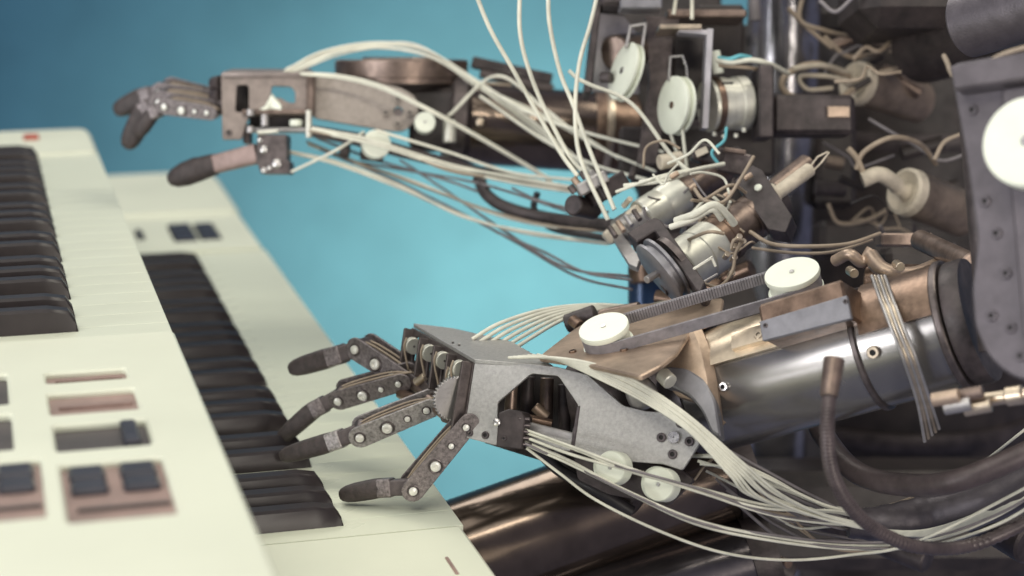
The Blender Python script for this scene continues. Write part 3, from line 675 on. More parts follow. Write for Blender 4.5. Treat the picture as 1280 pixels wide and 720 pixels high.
finger(fa, (270, 132, 1.31), (206, 124, 1.315), (180, 140, 1.32), (158, 186, 1.325), 30, 'finger_grey', nriv=4, tipk=1.05)
finger(fa, (268, 138, 1.29), (212, 130, 1.30), (190, 142, 1.305), (172, 170, 1.31), 22, 'finger_grey', nriv=4)
# wrist disc, bell, tube
w0 = at(502, 86, 1.35); ua = (UP + FW * -.12).normalized()
MB().lathe(w0 - ua * px(20, DF), ua, [(0, px(76, 1.35)), (.001, px(80, 1.35)), (px(9, DF), px(80, 1.35)), (px(10, DF), px(83, 1.35)), (px(30, DF), px(83, 1.35)), (px(32, DF), px(80, 1.35)), (px(32, DF), px(50, 1.35)), (px(35, DF), px(48, 1.35)), (px(35, DF), 0)], 56).build('wrist_disc', 'brown_metal', fa)
MB().lathe(w0 - ua * px(34, DF), ua, [(0, px(60, 1.35)), (px(14, DF), px(66, 1.35))], 40).build('wrist_hub', 'dark_paint', fa)
FA, FB = at(560, 152, 1.345), at(770, 168, 1.36); fax, fv, fw2 = frame(FB - FA); FR = px(52, 1.35)
def fx(x): return FA.lerp(FB, (x - 560) / 210)
MB().lathe(fx(556), fax, [(0, FR * .75), (0, FR * 1.0), (.003, FR * 1.18), (.012, FR * 1.2), (.016, FR * 1.02), (.016, FR * .6)], 48).build('bell_flange', 'gunmetal', fa)
MB().lathe(fx(575), fax, [(0, FR * .94), (.002, FR * .97), ((FB - FA).length * .86, FR * .97), ((FB - FA).length * .87, FR * .9)], 56).build('forearm_tube', 'bronze_tube', fa)
MB().lathe(fx(738), fax, [(0, FR * .9), (0, FR * 1.02), (.004, FR * 1.05), (.012, FR * 1.05), (.016, FR * .98), (.03, FR * .98), (.033, FR * .85), (.033, 0)], 48).build('elbow_drum', 'copper_dark', fa)
MB().lathe(fx(750), fax, [(0, FR * .9), (0, FR * 1.08), (.003, FR * 1.1), (.005, FR * 1.08), (.005, FR * .9)], 48).build('elbow_ring', 'brass_cream', fa)
MB().box(at(545, 150, 1.33), (RT, UP, -FW), (px(34, DF), px(40, DF), .012), .004).build('wrist_block', 'dark_paint', fa)
pulley(fa, at(531, 154, 1.29), FS.n, px(13, DF), .008, 'nylon', 'guide_roller', 'screw', False)
MB().cyl(at(562, 150, 1.30), at(562, 178, 1.30), px(8, DF)).build('wrist_damper', 'silver', fa)
pulley(fa, at(470, 181, 1.275), (FS.n + V((.12, 0, .0))), px(17.5, DF), .008, 'nylon', 'guide_roller', 'nylon', False)
MB().cyl(at(452, 186, 1.30), at(480, 190, 1.30), px(14, DF)).build('roller_mount', 'charcoal', fa)
MB().cyl(at(425, 188, 1.30), at(437, 190, 1.30), px(9, DF)).build('roller_mount', 'dark_paint', fa)
plate('lower_rail', Plane((390, 160, 1.285), (620, 215, 1.31), (390, 170, 1.285)), [(388, 156), (450, 166), (520, 186), (600, 208), (640, 214), (640, 222), (590, 218), (500, 196), (440, 180), (388, 170)], 'charcoal', fa, .006, (), 3)
for (x0, y0, x1, y1, t, mt) in ((590, 78, 690, 100, 7, 'charcoal'), (600, 92, 692, 112, 5, 'gunmetal'), (585, 104, 640, 110, 4, 'brass_cream'), (618, 88, 655, 95, 2.5, 'cable_cream')):
    A, B = at(x0, y0, 1.36), at(x1, y1, 1.36); a, v, w = frame(B - A); MB().box((A + B) / 2, (a, v, w), ((B - A).length / 2, px(t, 1.36), .006), .0008).build('upper_rail', mt, fa)
screw(fa, at(600, 153, 1.303), FS.n, px(5, DF), 'brass_cream', 'screw', False)
# far-hand tendon cables
fc = [[(355, 90, 1.30), (400, 66, 1.31), (460, 54, 1.32), (520, 58, 1.32), (570, 84, 1.31), (630, 128, 1.31), (690, 175, 1.30), (740, 215, 1.28)],
      [(358, 92, 1.30), (405, 69, 1.31), (465, 57, 1.32), (525, 62, 1.32), (575, 90, 1.31), (640, 140, 1.31), (700, 185, 1.30), (745, 220, 1.28)],
      [(362, 93, 1.30), (420, 66, 1.31), (480, 60, 1.32), (540, 72, 1.31), (600, 108, 1.31), (660, 135, 1.30), (720, 165, 1.29), (800, 215, 1.28)],
      [(375, 92, 1.28), (420, 94, 1.28), (470, 105, 1.275), (520, 128, 1.27), (580, 160, 1.28), (640, 195, 1.29), (690, 225, 1.29)],
      [(378, 93, 1.28), (422, 97, 1.28), (472, 109, 1.275), (525, 133, 1.27), (585, 165, 1.28), (645, 200, 1.29), (690, 228, 1.29)],
      [(390, 160, 1.27), (440, 170, 1.265), (490, 183, 1.26), (560, 205, 1.265), (640, 222, 1.27), (715, 235, 1.26)],
      [(390, 163, 1.27), (440, 174, 1.265), (490, 187, 1.26), (560, 210, 1.265), (640, 228, 1.27), (715, 240, 1.26)],
      [(364, 215, 1.275), (420, 188, 1.27), (455, 165, 1.28)],
      [(470, 163, 1.265), (560, 190, 1.27), (640, 216, 1.27), (720, 225, 1.26)],
      [(360, 190, 1.29), (420, 205, 1.29), (500, 235, 1.29), (580, 270, 1.28), (660, 292, 1.26), (760, 305, 1.22)],
      [(385, 180, 1.31), (450, 205, 1.31), (520, 228, 1.30), (620, 268, 1.28), (700, 285, 1.25), (780, 290, 1.20)],
      [(560, 145, 1.30), (620, 95, 1.31), (680, 135, 1.29), (740, 180, 1.27), (820, 215, 1.24)],
      [(590, 98, 1.32), (660, 140, 1.29), (730, 165, 1.27), (830, 190, 1.24)],
      [(600, 120, 1.31), (680, 175, 1.29), (740, 205, 1.27), (810, 225, 1.24)]]
def jit(c, a): return [(x + random.uniform(-a, a), y + random.uniform(-a, a), d_ + random.uniform(-.004, .004)) for x, y, d_ in c]
for i, c in enumerate(fc):
    wire('tendon_cable', c, random.uniform(.0009, .00115), 'cable_cream', fa)
    if i in (0, 2, 5, 6, 9, 10, 11): wire('tendon_cable', jit(c, 4), random.uniform(.0006, .0009), random.choice(('cable_cream', 'cable_tan')), fa)
for c in ([(395, 172, 1.31), (470, 200, 1.31), (560, 226, 1.30), (660, 262, 1.28), (720, 275, 1.25), (775, 285, 1.2)], [(400, 186, 1.31), (480, 220, 1.31), (560, 258, 1.30), (640, 300, 1.27), (720, 345, 1.22), (790, 362, 1.16)],
          [(500, 200, 1.31), (560, 240, 1.30), (640, 295, 1.27), (710, 335, 1.22), (785, 345, 1.16)], [(640, 235, 1.28), (672, 250, 1.27), (720, 262, 1.24), (760, 265, 1.2)], [(430, 200, 1.31), (520, 215, 1.31), (610, 232, 1.29), (720, 268, 1.25)],
          [(620, 290, 1.27), (680, 315, 1.25), (730, 340, 1.2), (790, 350, 1.15)]):
    wire('tendon_cable', c, .0009, 'cable_grey', fa)
wire('air_hose', [(598, 222, 1.30), (610, 245, 1.29), (640, 262, 1.28), (700, 275, 1.26), (770, 282, 1.2)], .0042, 'charcoal', fa, 10)
wire('air_hose', [(672, 240, 1.28), (668, 262, 1.28), (690, 285, 1.26), (760, 298, 1.2)], .0022, 'cable_black', fa, 10)

# ================================================================== ROBOT BODY
ph = 'parts of the seated robot'
# torso casing: a dark barrel behind everything at right
ct = at(1120, 360, 1.62)
tr = thing('seated_robot', V((ct.x, ct.y, .45)), 'dark body and shiny leg tubes of the seated robot behind both arms', 'robot')
TO = V((ct.x, ct.y, .45)); TRr = px(190, 1.62)
MB().lathe(TO, Z, [(0, TRr * .8), (.02, TRr * .95), (.30, TRr), (.62, TRr * .98), (.64, TRr * .93), (.90, TRr * .93), (.93, TRr * .7)], 64).build('casing', 'dark_paint', tr)
for z in (.22, .46, .64):
    MB().lathe(TO + Z * z, Z, [(0, TRr * .9), (0, TRr * 1.015), (.004, TRr * 1.025), (.010, TRr * 1.025), (.014, TRr * 1.015), (.014, TRr * .9)], 64).build('casing_band', 'charcoal', tr)
MB().box(at(1110, 640, 1.35), (RT, UP, FW), (px(260, 1.35), px(60, 1.35), .06), .01).build('seat_pan', 'dark_paint', tr)
MB().box(at(1180, -10, 1.25), (RT, UP, FW), (px(120, 1.25), px(55, 1.25), .05), .012).build('shoulder_block', 'dark_paint', tr)
MB().cyl(at(1150, 60, 1.28), at(1310, 20, 1.15), px(48, 1.2)).build('shoulder_drum', 'dark_paint', tr)
MB().cyl(at(1205, 30, 1.05), at(1340, -10, 1.0), px(44, 1.05)).build('shoulder_cap', 'lilac_plate', tr)
for x, y, d, w_, h_ in ((1050, 30, 1.42, 42, 16), (1080, 300, 1.35, 60, 24), (1040, 200, 1.4, 25, 60), (1150, 330, 1.2, 50, 20)):
    MB().box(at(x, y, d), (RT, UP, FW), (px(w_, d), px(h_, d), .02), .004).build('inner_bracket', 'dark_paint', tr)
for x0, y0, d0, x1, y1, d1, r in ((1010, 640, 1.2, 1160, 700, 1.15, 20), (930, 690, 1.2, 990, 720, 1.2, 18), (1190, 620, 1.1, 1290, 680, 1.05, 30), (900, 600, 1.3, 1010, 640, 1.3, 26)):
    MB().cyl(at(x0, y0, d0), at(x1, y1, d1), px(r)).build('hip_actuator', 'charcoal', tr)
for x, y in ((955, 690), (972, 700), (1150, 640), (1165, 652), (905, 595)): MB().cyl(at(x, y, 1.14), at(x + 14, y + 5, 1.13), px(7)).build('hip_fitting', 'copper_dark', tr)
fp = Plane((752, 0, 1.43), (935, 0, 1.43), (800, 400, 1.40))
plate('rear_frame', fp, [(750, -40), (898, -40), (904, 22), (922, 30), (950, 30), (950, 420), (845, 420), (836, 330), (800, 300), (792, 262), (800, 240), (770, 190), (742, 150), (742, 60)], 'dark_paint', tr, .02, [rounded([(900, 172), (912, 172), (912, 186), (900, 186)], 3)], 6, .002)
for x0, y0, x1, y1 in ((760, 60, 930, 50), (770, 150, 935, 160), (835, 300, 935, 280)):
    A, B = at(x0, y0, 1.38), at(x1, y1, 1.38); a, v, w = frame(B - A); MB().box((A + B) / 2, (a, v, w), ((B - A).length / 2, px(8), .008), .001).build('frame_bar', 'charcoal', tr)
# glossy support column
cc_ = at(975, 200, 1.40)
col = thing('support_column', V((cc_.x, cc_.y, .5)), 'glossy black vertical column between the motors', 'column')
MB().lathe(V((cc_.x, cc_.y, .5)), Z, [(0, px(46, 1.4)), (.85, px(46, 1.4))], 48).build('column_tube', 'black_gloss', col)
for z in (1.075, .955):
    MB().lathe(V((cc_.x, cc_.y, z)), Z, [(0, px(44, 1.4)), (0, px(50, 1.4)), (.012, px(50, 1.4)), (.012, px(44, 1.4))], 48).build('column_collar', 'charcoal', col)
MB().cyl(at(941, -30, 1.33), at(944, 26, 1.33), px(7, 1.33)).build('braided_line', 'cable_grey', col)
# blue post behind the near wrist
bp_ = thing('blue_post', at(808, 400, 1.28), 'short dark blue post with copper bands behind the pulley belt', 'post')
MB().cyl(at(808, 430, 1.24), at(808, 330, 1.24), px(23, 1.24), n=32).build('post_tube', 'post_blue', bp_)
MB().cyl(at(812, 352, 1.235), at(808, 330, 1.235), px(24.5, 1.235), n=32).build('post_band', 'copper_dark', bp_)
for x0, y0, x1, y1, r in ((820, 372, 870, 378, 12), (850, 345, 900, 362, 14), (905, 350, 940, 335, 13), (820, 395, 880, 385, 8)): MB().cyl(at(x0, y0, 1.17), at(x1, y1, 1.16), px(r)).build('post_clamp', 'copper_dark', bp_)
# legs
def leg(a, b, r, mt, label):
    A, B = at(*a), at(*b); ax = (B - A).normalized(); L = (B - A).length
    t = MB().lathe(A, B - A, [(0, r * .9), (.003, r), (L - .003, r), (L, r * .9)], 64).build('leg', mt, tr); t['label'] = label
    MB().lathe(A + ax * (L * .93), B - A, [(0, r * .98), (0, r * 1.06), (.015, r * 1.06), (.015, r * .98)], 64).build('thigh_collar', 'charcoal', t)
    MB().lathe(A - ax * .03, B - A, [(0, r * .5), (.004, r * .9), (.03, r * .98)], 40).build('knee_cap', 'charcoal', t)
leg((520, 715, 1.10), (930, 570, 1.11), px(72, 1.1), 'bronze_tube', 'bronze-brown leg tube with a bright streak')
leg((600, 800, 1.10), (960, 690, 1.105), px(52, 1.1), 'leg_dark', 'dark lower leg tube')
# upper arm plate at right, near
ua_ = thing('robot_upper_arm', at(1260, 460, .83), 'grey-lilac robot upper arm plate with big white wheel at right edge', 'robot arm')
UPn = Plane((1190, 90, .86), (1290, 70, .84), (1230, 440, .83))
plate('arm_plate', UPn, [(1186, 80), (1300, 60), (1420, 60), (1420, 520), (1262, 470), (1236, 448), (1218, 410), (1214, 360), (1222, 300), (1208, 200), (1192, 112)], 'lilac_plate', ua_, .006, (), 14, .001)
UP2 = UPn.shifted(.005)
plate('stiffener', UP2, [(1250, 110), (1330, 100), (1420, 110), (1420, 470), (1278, 420), (1268, 300), (1258, 180)], 'lilac_plate', ua_, .005, (), 10, .001)
plate('top_flange', UPn.shifted(.012), [(1186, 82), (1300, 62), (1420, 62), (1420, 92), (1300, 96), (1192, 112)], 'lilac_plate', ua_, .012, (), 3, .001)
pulley(ua_, UPn.hit(1304, 190) + UPn.n * .016, UPn.n, px(56, .84), .010, 'nylon', 'elbow_wheel', 'screw', False)
for x, y in ((1205, 108), (1222, 105), (1216, 138), (1232, 252), (1246, 292), (1258, 342), (1240, 395), (1252, 200), (1276, 445), (1264, 410)): screw(ua_, UPn.hit(x, y) , UPn.n, px(7, .85), 'lilac_plate')
MB().cyl(at(1215, 150, .93), at(1240, 440, .92), px(16, .93)).build('rear_rod', 'charcoal', ua_)
wire('edge_cable', [(1180, 70, .9), (1200, 100, .86), (1250, 70, .85), (1300, 55, .84)], .0012, 'cable_tan', ua_)

# ---- pulley motors of the upper cluster
def yoke(parent, pts, w_, t, d, mt, name='yoke'):
    """bent flat strip through pixel points"""
    for (x0, y0), (x1, y1) in zip(pts, pts[1:]):
        A, B = at(x0, y0, d), at(x1, y1, d); a, v, w = frame(B - A)
        MB().box((A + B) / 2, (a, v, w), ((B - A).length / 2 + px(t / 2, d), px(t / 2, d), px(w_ / 2, d)), .0004).build(name, mt, parent)
d = 1.22
m1 = thing('pulley_motor', at(780, 120, d), 'cable motor with white wheel in a dark bracket, upper left of the motors', 'motor', 'cable-pulling motors')
A = Plane((735, 110, d + .01), (748, -20, d + .01), (742, 110, d + .05)); 
MB().box(at(741, 50, d + .02), ((at(748, -20, d) - at(732, 118, d)).normalized(), RT, FW), (px(72, d), px(4, d), .024), .0006).build('bracket_cheek', 'charcoal', m1)
plate('motor_plate', Plane((748, 110, d + .01), (776, 110, d + .018), (755, 20, d + .01)), [(750, 16), (780, 20), (796, 40), (800, 118), (740, 114)], 'yoke_pale', m1, .003, (), 3)
MB().cyl(at(768, 66, d + .005), at(796, 62, d + .03), px(22, d)).build('motor_body', 'brown_metal', m1)
MB().box(at(784, -2, d), (RT, UP, FW), (px(34, d), px(14, d), .02), .002).build('bracket_top', 'charcoal', m1)
MB().box(at(800, 8, d - .012), (RT, UP, FW), (px(26, d), px(6, d), .012), .001).build('bracket_lip', 'lilac_steel', m1)
pulley(m1, at(783, 90, d - .012), (-RT * .90 - FW * .36 + UP * .26), px(37, d), .0065, 'nylon', 'cable_pulley', 'screw', True)
yoke(m1, [(783, 58), (788, 33), (807, 30), (801, 70)], 8, 4, d - .014, 'steel')
MB().cyl(at(752, 97, d - .004), at(764, 97, d - .008), px(7, d)).build('bracket_bolt', 'charcoal', m1)
plate('rear_plate', Plane((826, 30, d + .02), (845, 30, d + .02), (800, 200, d + .02)), [(806, 20), (850, 22), (838, 110), (820, 205), (796, 205), (812, 100)], 'gunmetal', m1, .006, (), 2)
m2 = thing('pulley_motor', at(860, 160, d), 'silver cable motor with white wheel under a pale U-shaped yoke', 'motor', 'cable-pulling motors')
MB().box(at(848, 38, d - .01), (RT, UP, FW), (px(26, d), px(3, d), .018), .0006).build('yoke', 'brass_cream', m2)
yoke(m2, [(850, 40), (884, 43)], 34, 6, d - .014, 'yoke_pale'); yoke(m2, [(886, 42), (880, 158)], 34, 8, d - .014, 'yoke_pale')
MB().box(at(863, 95, d + .02), (RT, UP, FW), (px(22, d), px(55, d), .004), .001).build('yoke_back', 'dark_paint', m2)
pulley(m2, at(846, 132, d - .02), (-RT * .9 - FW * .44 + UP * .05), px(36, d), .0075, 'nylon', 'cable_pulley', 'copper_dark', True)
MB().cyl(at(846, 132, d - .02), at(880, 130, d + .0), px(6, d)).build('pulley_shaft', 'steel', m2)
yoke(m2, [(836, 100), (838, 71), (853, 70)], 5, 3, d - .018, 'steel'); yoke(m2, [(853, 70), (858, 84), (861, 128)], 5, 3, d - .02, 'screw')
MB().lathe(at(884, 132, d), at(942, 128, d + .01) - at(884, 132, d), [(0, .004), (0, px(33, d)), (.002, px(34, d)), (.012, px(34, d)), (.0125, px(32.5, d)), (.019, px(32.5, d)), (.0195, px(34, d)), (.026, px(34, d)), (.028, px(30, d)), (.029, px(20, d)), (.029, 0)], 44).build('motor_body', 'silver', m2)
MB().lathe(at(888, 131, d), at(942, 128, d + .01) - at(888, 131, d), [(0, px(35, d)), (.004, px(35, d)), (.004, px(33, d))], 44).build('motor_band', 'copper_dark', m2)
for x, y in ((893, 165), (905, 168), (920, 167), (930, 160)): MB().cyl(at(x, y, d - .004), at(x, y + 5, d - .004), px(3, d)).build('terminal', 'silver', m2)
MB().cyl(at(903, 104, d - .024), at(916, 104, d - .02), px(1.5, d)).build('motor_mark', 'dark_hole', m2)
MB().box(at(953, 130, d + .005), (RT, UP, FW), (px(9, d), px(45, d), .02), .001).build('end_plate', 'charcoal', m2)
MB().box(at(1012, 146, d + .02), (RT, UP, FW), (px(52, d), px(25, d), .018), .003).build('gearbox', 'charcoal', m2)
MB().box(at(1048, 140, d + .0), (RT, UP, FW), (px(14, d), px(7, d), .002), .0005).build('gearbox_tab', 'tan_casting', m2)
screw(m2, at(955, 112, d - .016), -FW, px(4, d), 'screw', 'screw', False)
MB().cyl(at(893, 64, d - .01), at(898, 92, d - .01), px(7, d)).build('cable_gland', 'nylon', m2)
wire('signal_wire', [(896, 72, d - .012), (912, 74, d - .015), (925, 70, d - .015), (938, 72, d - .01)], .0014, 'cable_cyan', m2)
wire('signal_wire', [(896, 76, d - .013), (915, 78, d - .015), (940, 75, d - .012), (962, 80, d - .005), (985, 92, d + .02)], .0016, 'cable_cream', m2)
wire('signal_wire', [(898, 82, d - .013), (930, 84, d - .012), (960, 88, d)], .0012, 'cable_tan', m2)
wire('drive_cable', [(838, 166, d - .02), (848, 196, d - .02), (858, 220, d - .03)], .0011, 'cable_cream', m2)
wire('drive_cable', [(852, 150, d - .025), (855, 180, d - .03), (860, 222, d - .03)], .0011, 'cable_cream', m2)
wire('drive_cable', [(846, -10, d), (842, 18, d)], .0012, 'cable_cream', m2); wire('drive_cable', [(865, -10, d), (865, 24, d)], .0012, 'cable_cream', m2)
MB().box(at(880, 22, d + .03), (RT, UP, FW), (px(50, d), px(5, d), .02), .001).build('crossbar', 'brown_metal', m2)
MB().box(at(900, 45, d + .06), (RT, UP, FW), (px(30, d), px(40, d), .006), .002).build('rear_panel', 'dark_paint', m2)
MB().box(at(870, 190, d + .05), (RT, UP, FW), (px(100, d), px(32, d), .01), .002).build('base_panel', 'dark_paint', m2)

# ---- motors of the middle cluster, tilted
d = 1.12
def tilted_motor(label, a, b, secs, extras=()):
    t = thing('tilted_motor', at(*a), label, 'motor', 'cable-pulling motors')
    A, B = at(*a), at(*b); L = (B - A).length; ax = (B - A).normalized()
    for nm, t0, t1, r, mt in secs:
        rr = px(r, a[2]); q = A + ax * (L * t0); l = L * (t1 - t0)
        MB().lathe(q, ax, [(0, rr * .3), (0, rr * .93), (rr * .07, rr), (l * .45, rr), (l * .47, rr * .965), (l * .53, rr * .965), (l * .55, rr), (l - rr * .07, rr), (l, rr * .93), (l, rr * .3)], 40).build(nm, mt, t)
    return t
m3 = tilted_motor('pale tilted motor with brown rear end, upper of the two amid the cables', (775, 292, 1.14), (925, 196, 1.18), [('gear_head', .0, .18, 20, 'steel'), ('motor_body', .18, .50, 25, 'silver'), ('rear_housing', .48, .86, 20, 'brown_metal'), ('end_cap', .86, 1.0, 16, 'charcoal')])
m4 = tilted_motor('pale tilted motor held in a black U bracket above the belt', (838, 345, 1.09), (985, 240, 1.14), [('motor_body', .06, .36, 35, 'silver'), ('brown_collar', .35, .48, 33, 'copper_dark'), ('rear_housing', .46, .78, 30, 'brown_metal'), ('end_cap', .76, .9, 27, 'charcoal')])
# label strip and terminals on m4
yoke(m4, [(868, 336), (890, 322), (894, 332)], 3, 4, 1.052, 'silver', 'terminal_clip'); yoke(m4, [(880, 352), (896, 343)], 3, 3, 1.055, 'steel', 'terminal_clip')
for (x, y) in ((906, 322), (915, 326), (921, 300), (926, 306), (916, 312), (912, 345)): MB().cyl(at(x, y, 1.065), at(x + 4, y - 5, 1.06), px(4)).build('terminal', 'brass_cream', m4)
wire('ground_wire', [(880, 355, 1.06), (900, 358, 1.06), (915, 340, 1.06), (920, 315, 1.06), (928, 302, 1.06), (918, 300, 1.055), (914, 310, 1.055)], .0010, 'cable_tan', m4)
# black U bracket: top web and two long cheeks
UB = Plane((785, 290, 1.085), (820, 272, 1.085), (850, 350, 1.05))
plate('u_bracket', UB, [(783, 291), (818, 271), (826, 275), (881, 352), (876, 364), (870, 362), (818, 288), (796, 302)], 'charcoal', m4, .016, (), 2, .0006)
plate('bracket_cheek', UB.shifted(-.02), [(786, 296), (798, 300), (838, 352), (832, 366), (800, 320)], 'gunmetal', m4, .004, (), 2)
wn = (RT * -.78 - UP * .60 - FW * .16).normalized()
pulley(m4, at(829, 338, 1.07), wn, px(44, 1.07), .008, 'lilac_steel', 'cable_wheel', 'steel', True)
pulley(m4, at(846, 328, 1.075), wn, px(38, 1.07), .004, 'gunmetal', 'cable_wheel', 'steel', False)
MB().cyl(at(808, 350, 1.06), at(860, 318, 1.085), px(5)).build('wheel_axle', 'steel', m4)
# end bracket with white screw and shaft
EB = Plane((930, 240, 1.12), (960, 220, 1.12), (965, 280, 1.10))
plate('end_bracket', EB, [(918, 226), (940, 206), (952, 212), (990, 270), (982, 290), (960, 286)], 'charcoal', m4, .012, (), 2)
screw(m4, EB.hit(948, 235), EB.n, px(5, 1.12), 'nylon', 'screw', False)
MB().cyl(at(955, 248, 1.15), at(1010, 205, 1.17), px(14, 1.15)).build('damper_body', 'brown_metal', m4)
MB().cyl(at(968, 244, 1.12), at(1012, 212, 1.14), px(9, 1.13)).build('cable_sleeve', 'tape_cream', m4)
MB().cyl(at(960, 246, 1.12), at(972, 240, 1.12), px(13, 1.12)).build('sleeve_collar', 'tape_cream', m4)
yoke(m4, [(1010, 212), (1022, 196), (1034, 190)], 3, 2, 1.14, 'tape_cream', 'lead'); yoke(m4, [(1014, 216), (1026, 204), (1036, 191)], 3, 2, 1.14, 'tape_cream', 'lead')
# clamp and tensioner at the left of the cluster
m5 = thing('cable_clamp', at(735, 250, 1.16), 'small steel clamp block gathering the white cables at centre', 'clamp')
MB().cyl(at(716, 256, 1.15), at(742, 262, 1.17), px(13, 1.15)).build('clamp_drum', 'charcoal', m5)
A, B = at(722, 240, 1.15), at(758, 220, 1.15); a, v, w = frame(B - A); MB().box((A + B) / 2, (a, v, w), ((B - A).length / 2, px(9), .010), .001).build('clamp_block', 'steel', m5)
A, B = at(742, 246, 1.15), at(775, 228, 1.16); a, v, w = frame(B - A); MB().box((A + B) / 2, (a, v, w), ((B - A).length / 2, px(13), .010), .001).build('clamp_jaw', 'charcoal', m5)
for x, y, mt in ((716, 222, 'tan_casting'), (726, 214, 'gunmetal'), (738, 214, 'steel'), (712, 232, 'gunmetal'), (735, 228, 'tan_casting')): MB().cyl(at(x, y, 1.145), at(x + 7, y + 9, 1.145), px(5)).build('cable_ferrule', mt, m5)
A, B = at(758, 300, 1.15), at(800, 262, 1.15); a, v, w = frame(B - A); MB().box((A + B) / 2, (a, v, w), ((B - A).length / 2, px(11), .012), .0015).build('guide_block', 'tape_cream', m5)
for i in range(4): MB().cyl(at(762 + i * 10, 284 - i * 7, 1.13), at(770 + i * 10, 296 - i * 7, 1.125), px(4)).build('cable_ferrule', ('gunmetal', 'tan_casting', 'steel', 'gunmetal')[i], m5)
plate('guide_plate', Plane((760, 295, 1.14), (775, 290, 1.14), (790, 330, 1.11)), [(758, 284), (772, 284), (800, 322), (796, 334), (786, 330)], 'steel', m5, .004, (), 2)
# bits of hardware between the clusters
m6 = thing('junction_block', at(890, 200, 1.17), 'dark wiring block with pale chips below the silver motor', 'wiring block')
MB().box(at(885, 194, 1.17), ((RT - UP * .25).normalized(), (UP + RT * .25).normalized(), FW), (px(24), px(13), .012), .001).build('block', 'charcoal', m6)
MB().box(at(915, 205, 1.17), ((RT - UP * .2).normalized(), (UP + RT * .2).normalized(), FW), (px(24), px(16), .012), .001).build('block', 'gunmetal', m6)
MB().box(at(877, 190, 1.155), ((RT + UP * .45).normalized(), (UP - RT * .45).normalized(), FW), (px(9), px(5), .002), .0004).build('chip', 'tape_cream', m6)
MB().box(at(918, 189, 1.155), ((RT - UP * .15).normalized(), (UP + RT * .15).normalized(), FW), (px(16), px(3), .004), .0004).build('chip', 'brown_metal', m6)
MB().cyl(at(824, 203, 1.16), at(852, 198, 1.165), px(11)).build('capacitor', 'tape_cream', m6)
for x, y in ((838, 222), (862, 236), (905, 246), (880, 262), (930, 224)): MB().cyl(at(x, y, 1.12), at(x + 10, y - 6, 1.12), px(4)).build('connector', 'tan_casting', m6)
for c, r, mt in (([(845, 276, 1.08), (868, 268, 1.07), (892, 256, 1.07), (908, 268, 1.075), (918, 280, 1.08)], .0022, 'cable_cream'), ([(838, 284, 1.08), (866, 274, 1.072), (890, 262, 1.07), (902, 274, 1.075)], .0018, 'cable_cream'),
                 ([(868, 236, 1.10), (880, 250, 1.09), (905, 252, 1.09), (925, 225, 1.10), (942, 196, 1.12)], .0011, 'cable_tan'), ([(800, 228, 1.13), (830, 222, 1.12), (870, 212, 1.13), (905, 205, 1.14)], .0014, 'cable_cream'),
                 ([(804, 210, 1.15), (808, 184, 1.15), (830, 176, 1.15), (850, 186, 1.15)], .0008, 'cable_tan'), ([(780, 232, 1.13), (830, 226, 1.12), (868, 214, 1.13)], .0012, 'cable_cream'), ([(770, 240, 1.13), (820, 222, 1.12), (862, 212, 1.13)], .0010, 'cable_cream'),
                 ([(898, 205, 1.15), (890, 190, 1.15), (905, 176, 1.15), (908, 160, 1.17)], .0010, 'cable_cyan'), ([(938, 290, 1.10), (965, 305, 1.08), (1010, 308, 1.07), (1060, 305, 1.08), (1100, 292, 1.1)], .0012, 'cable_tan'),
                 ([(940, 310, 1.09), (990, 316, 1.08), (1040, 315, 1.08), (1090, 300, 1.1)], .0009, 'cable_tan'), ([(860, 300, 1.09), (885, 290, 1.06), (905, 292, 1.06)], .0010, 'cable_tan')):
    wire('jumper_wire', c, r, mt, m6)
# ---- right-hand motors with taped ends
def taped_motor(label, a, b, r, loop):
    t = thing('taped_motor', at(*a), label, 'motor', 'motors with taped wire ends')
    A, B = at(*a), at(*b); L = (B - A).length; ax = (B - A).normalized(); rr = px(r, a[2])
    MB().lathe(A, ax, [(0, rr * .2), (0, rr * .9), (rr * .1, rr), (L - rr * .1, rr), (L, rr * .9), (L, rr * .2)], 40).build('motor_body', 'tan_dark', t)
    MB().lathe(A - ax * rr * .25, ax, [(rr * .2, rr * .5), (0, rr * .86), (rr * .08, rr * 1.0), (rr * .45, rr * 1.04), (rr * .5, rr * .98)], 40).build('tape_collar', 'tape_cream', t)
    MB().lathe(A - ax * rr * 1.0, ax, [(0, rr * .16), (rr * .2, rr * .26), (rr * .8, rr * .3), (rr * 1.1, rr * .5)], 24).build('wire_boot', 'tape_cream', t)
    for c, q, mt in loop: wire('lead_wire', c, q, mt, t)
    return t
taped_motor('brown motor with taped collar and wire loop, upper right of the column', (1072, 104, 1.30), (1150, 128, 1.34), 27, [([(1062, 96, 1.29), (1020, 80, 1.27), (985, 92, 1.26), (978, 110, 1.26), (1000, 124, 1.26), (1045, 124, 1.27), (1066, 112, 1.28)], .0022, 'cable_tan'), ([(1058, 100, 1.28), (1030, 95, 1.27), (1000, 96, 1.27), (1010, 112, 1.27), (1040, 110, 1.28)], .0016, 'tape_cream'), ([(1062, 92, 1.29), (1030, 82, 1.27), (990, 86, 1.26)], .0018, 'tape_cream')])
taped_motor('brown motor with pale wire end beside the upper arm plate', (1134, 240, 1.22), (1205, 268, 1.25), 30, [([(1078, 225, 1.20), (1100, 218, 1.20), (1122, 232, 1.21)], .005, 'tape_cream'), ([(1070, 212, 1.2), (1080, 190, 1.2), (1115, 172, 1.2), (1150, 180, 1.22), (1170, 205, 1.24)], .0016, 'cable_tan'), ([(1060, 185, 1.2), (1072, 200, 1.2), (1082, 226, 1.2)], .002, 'cable_tan'), ([(1168, 200, 1.2), (1180, 178, 1.2), (1200, 168, 1.2)], .0014, 'cable_tan')])
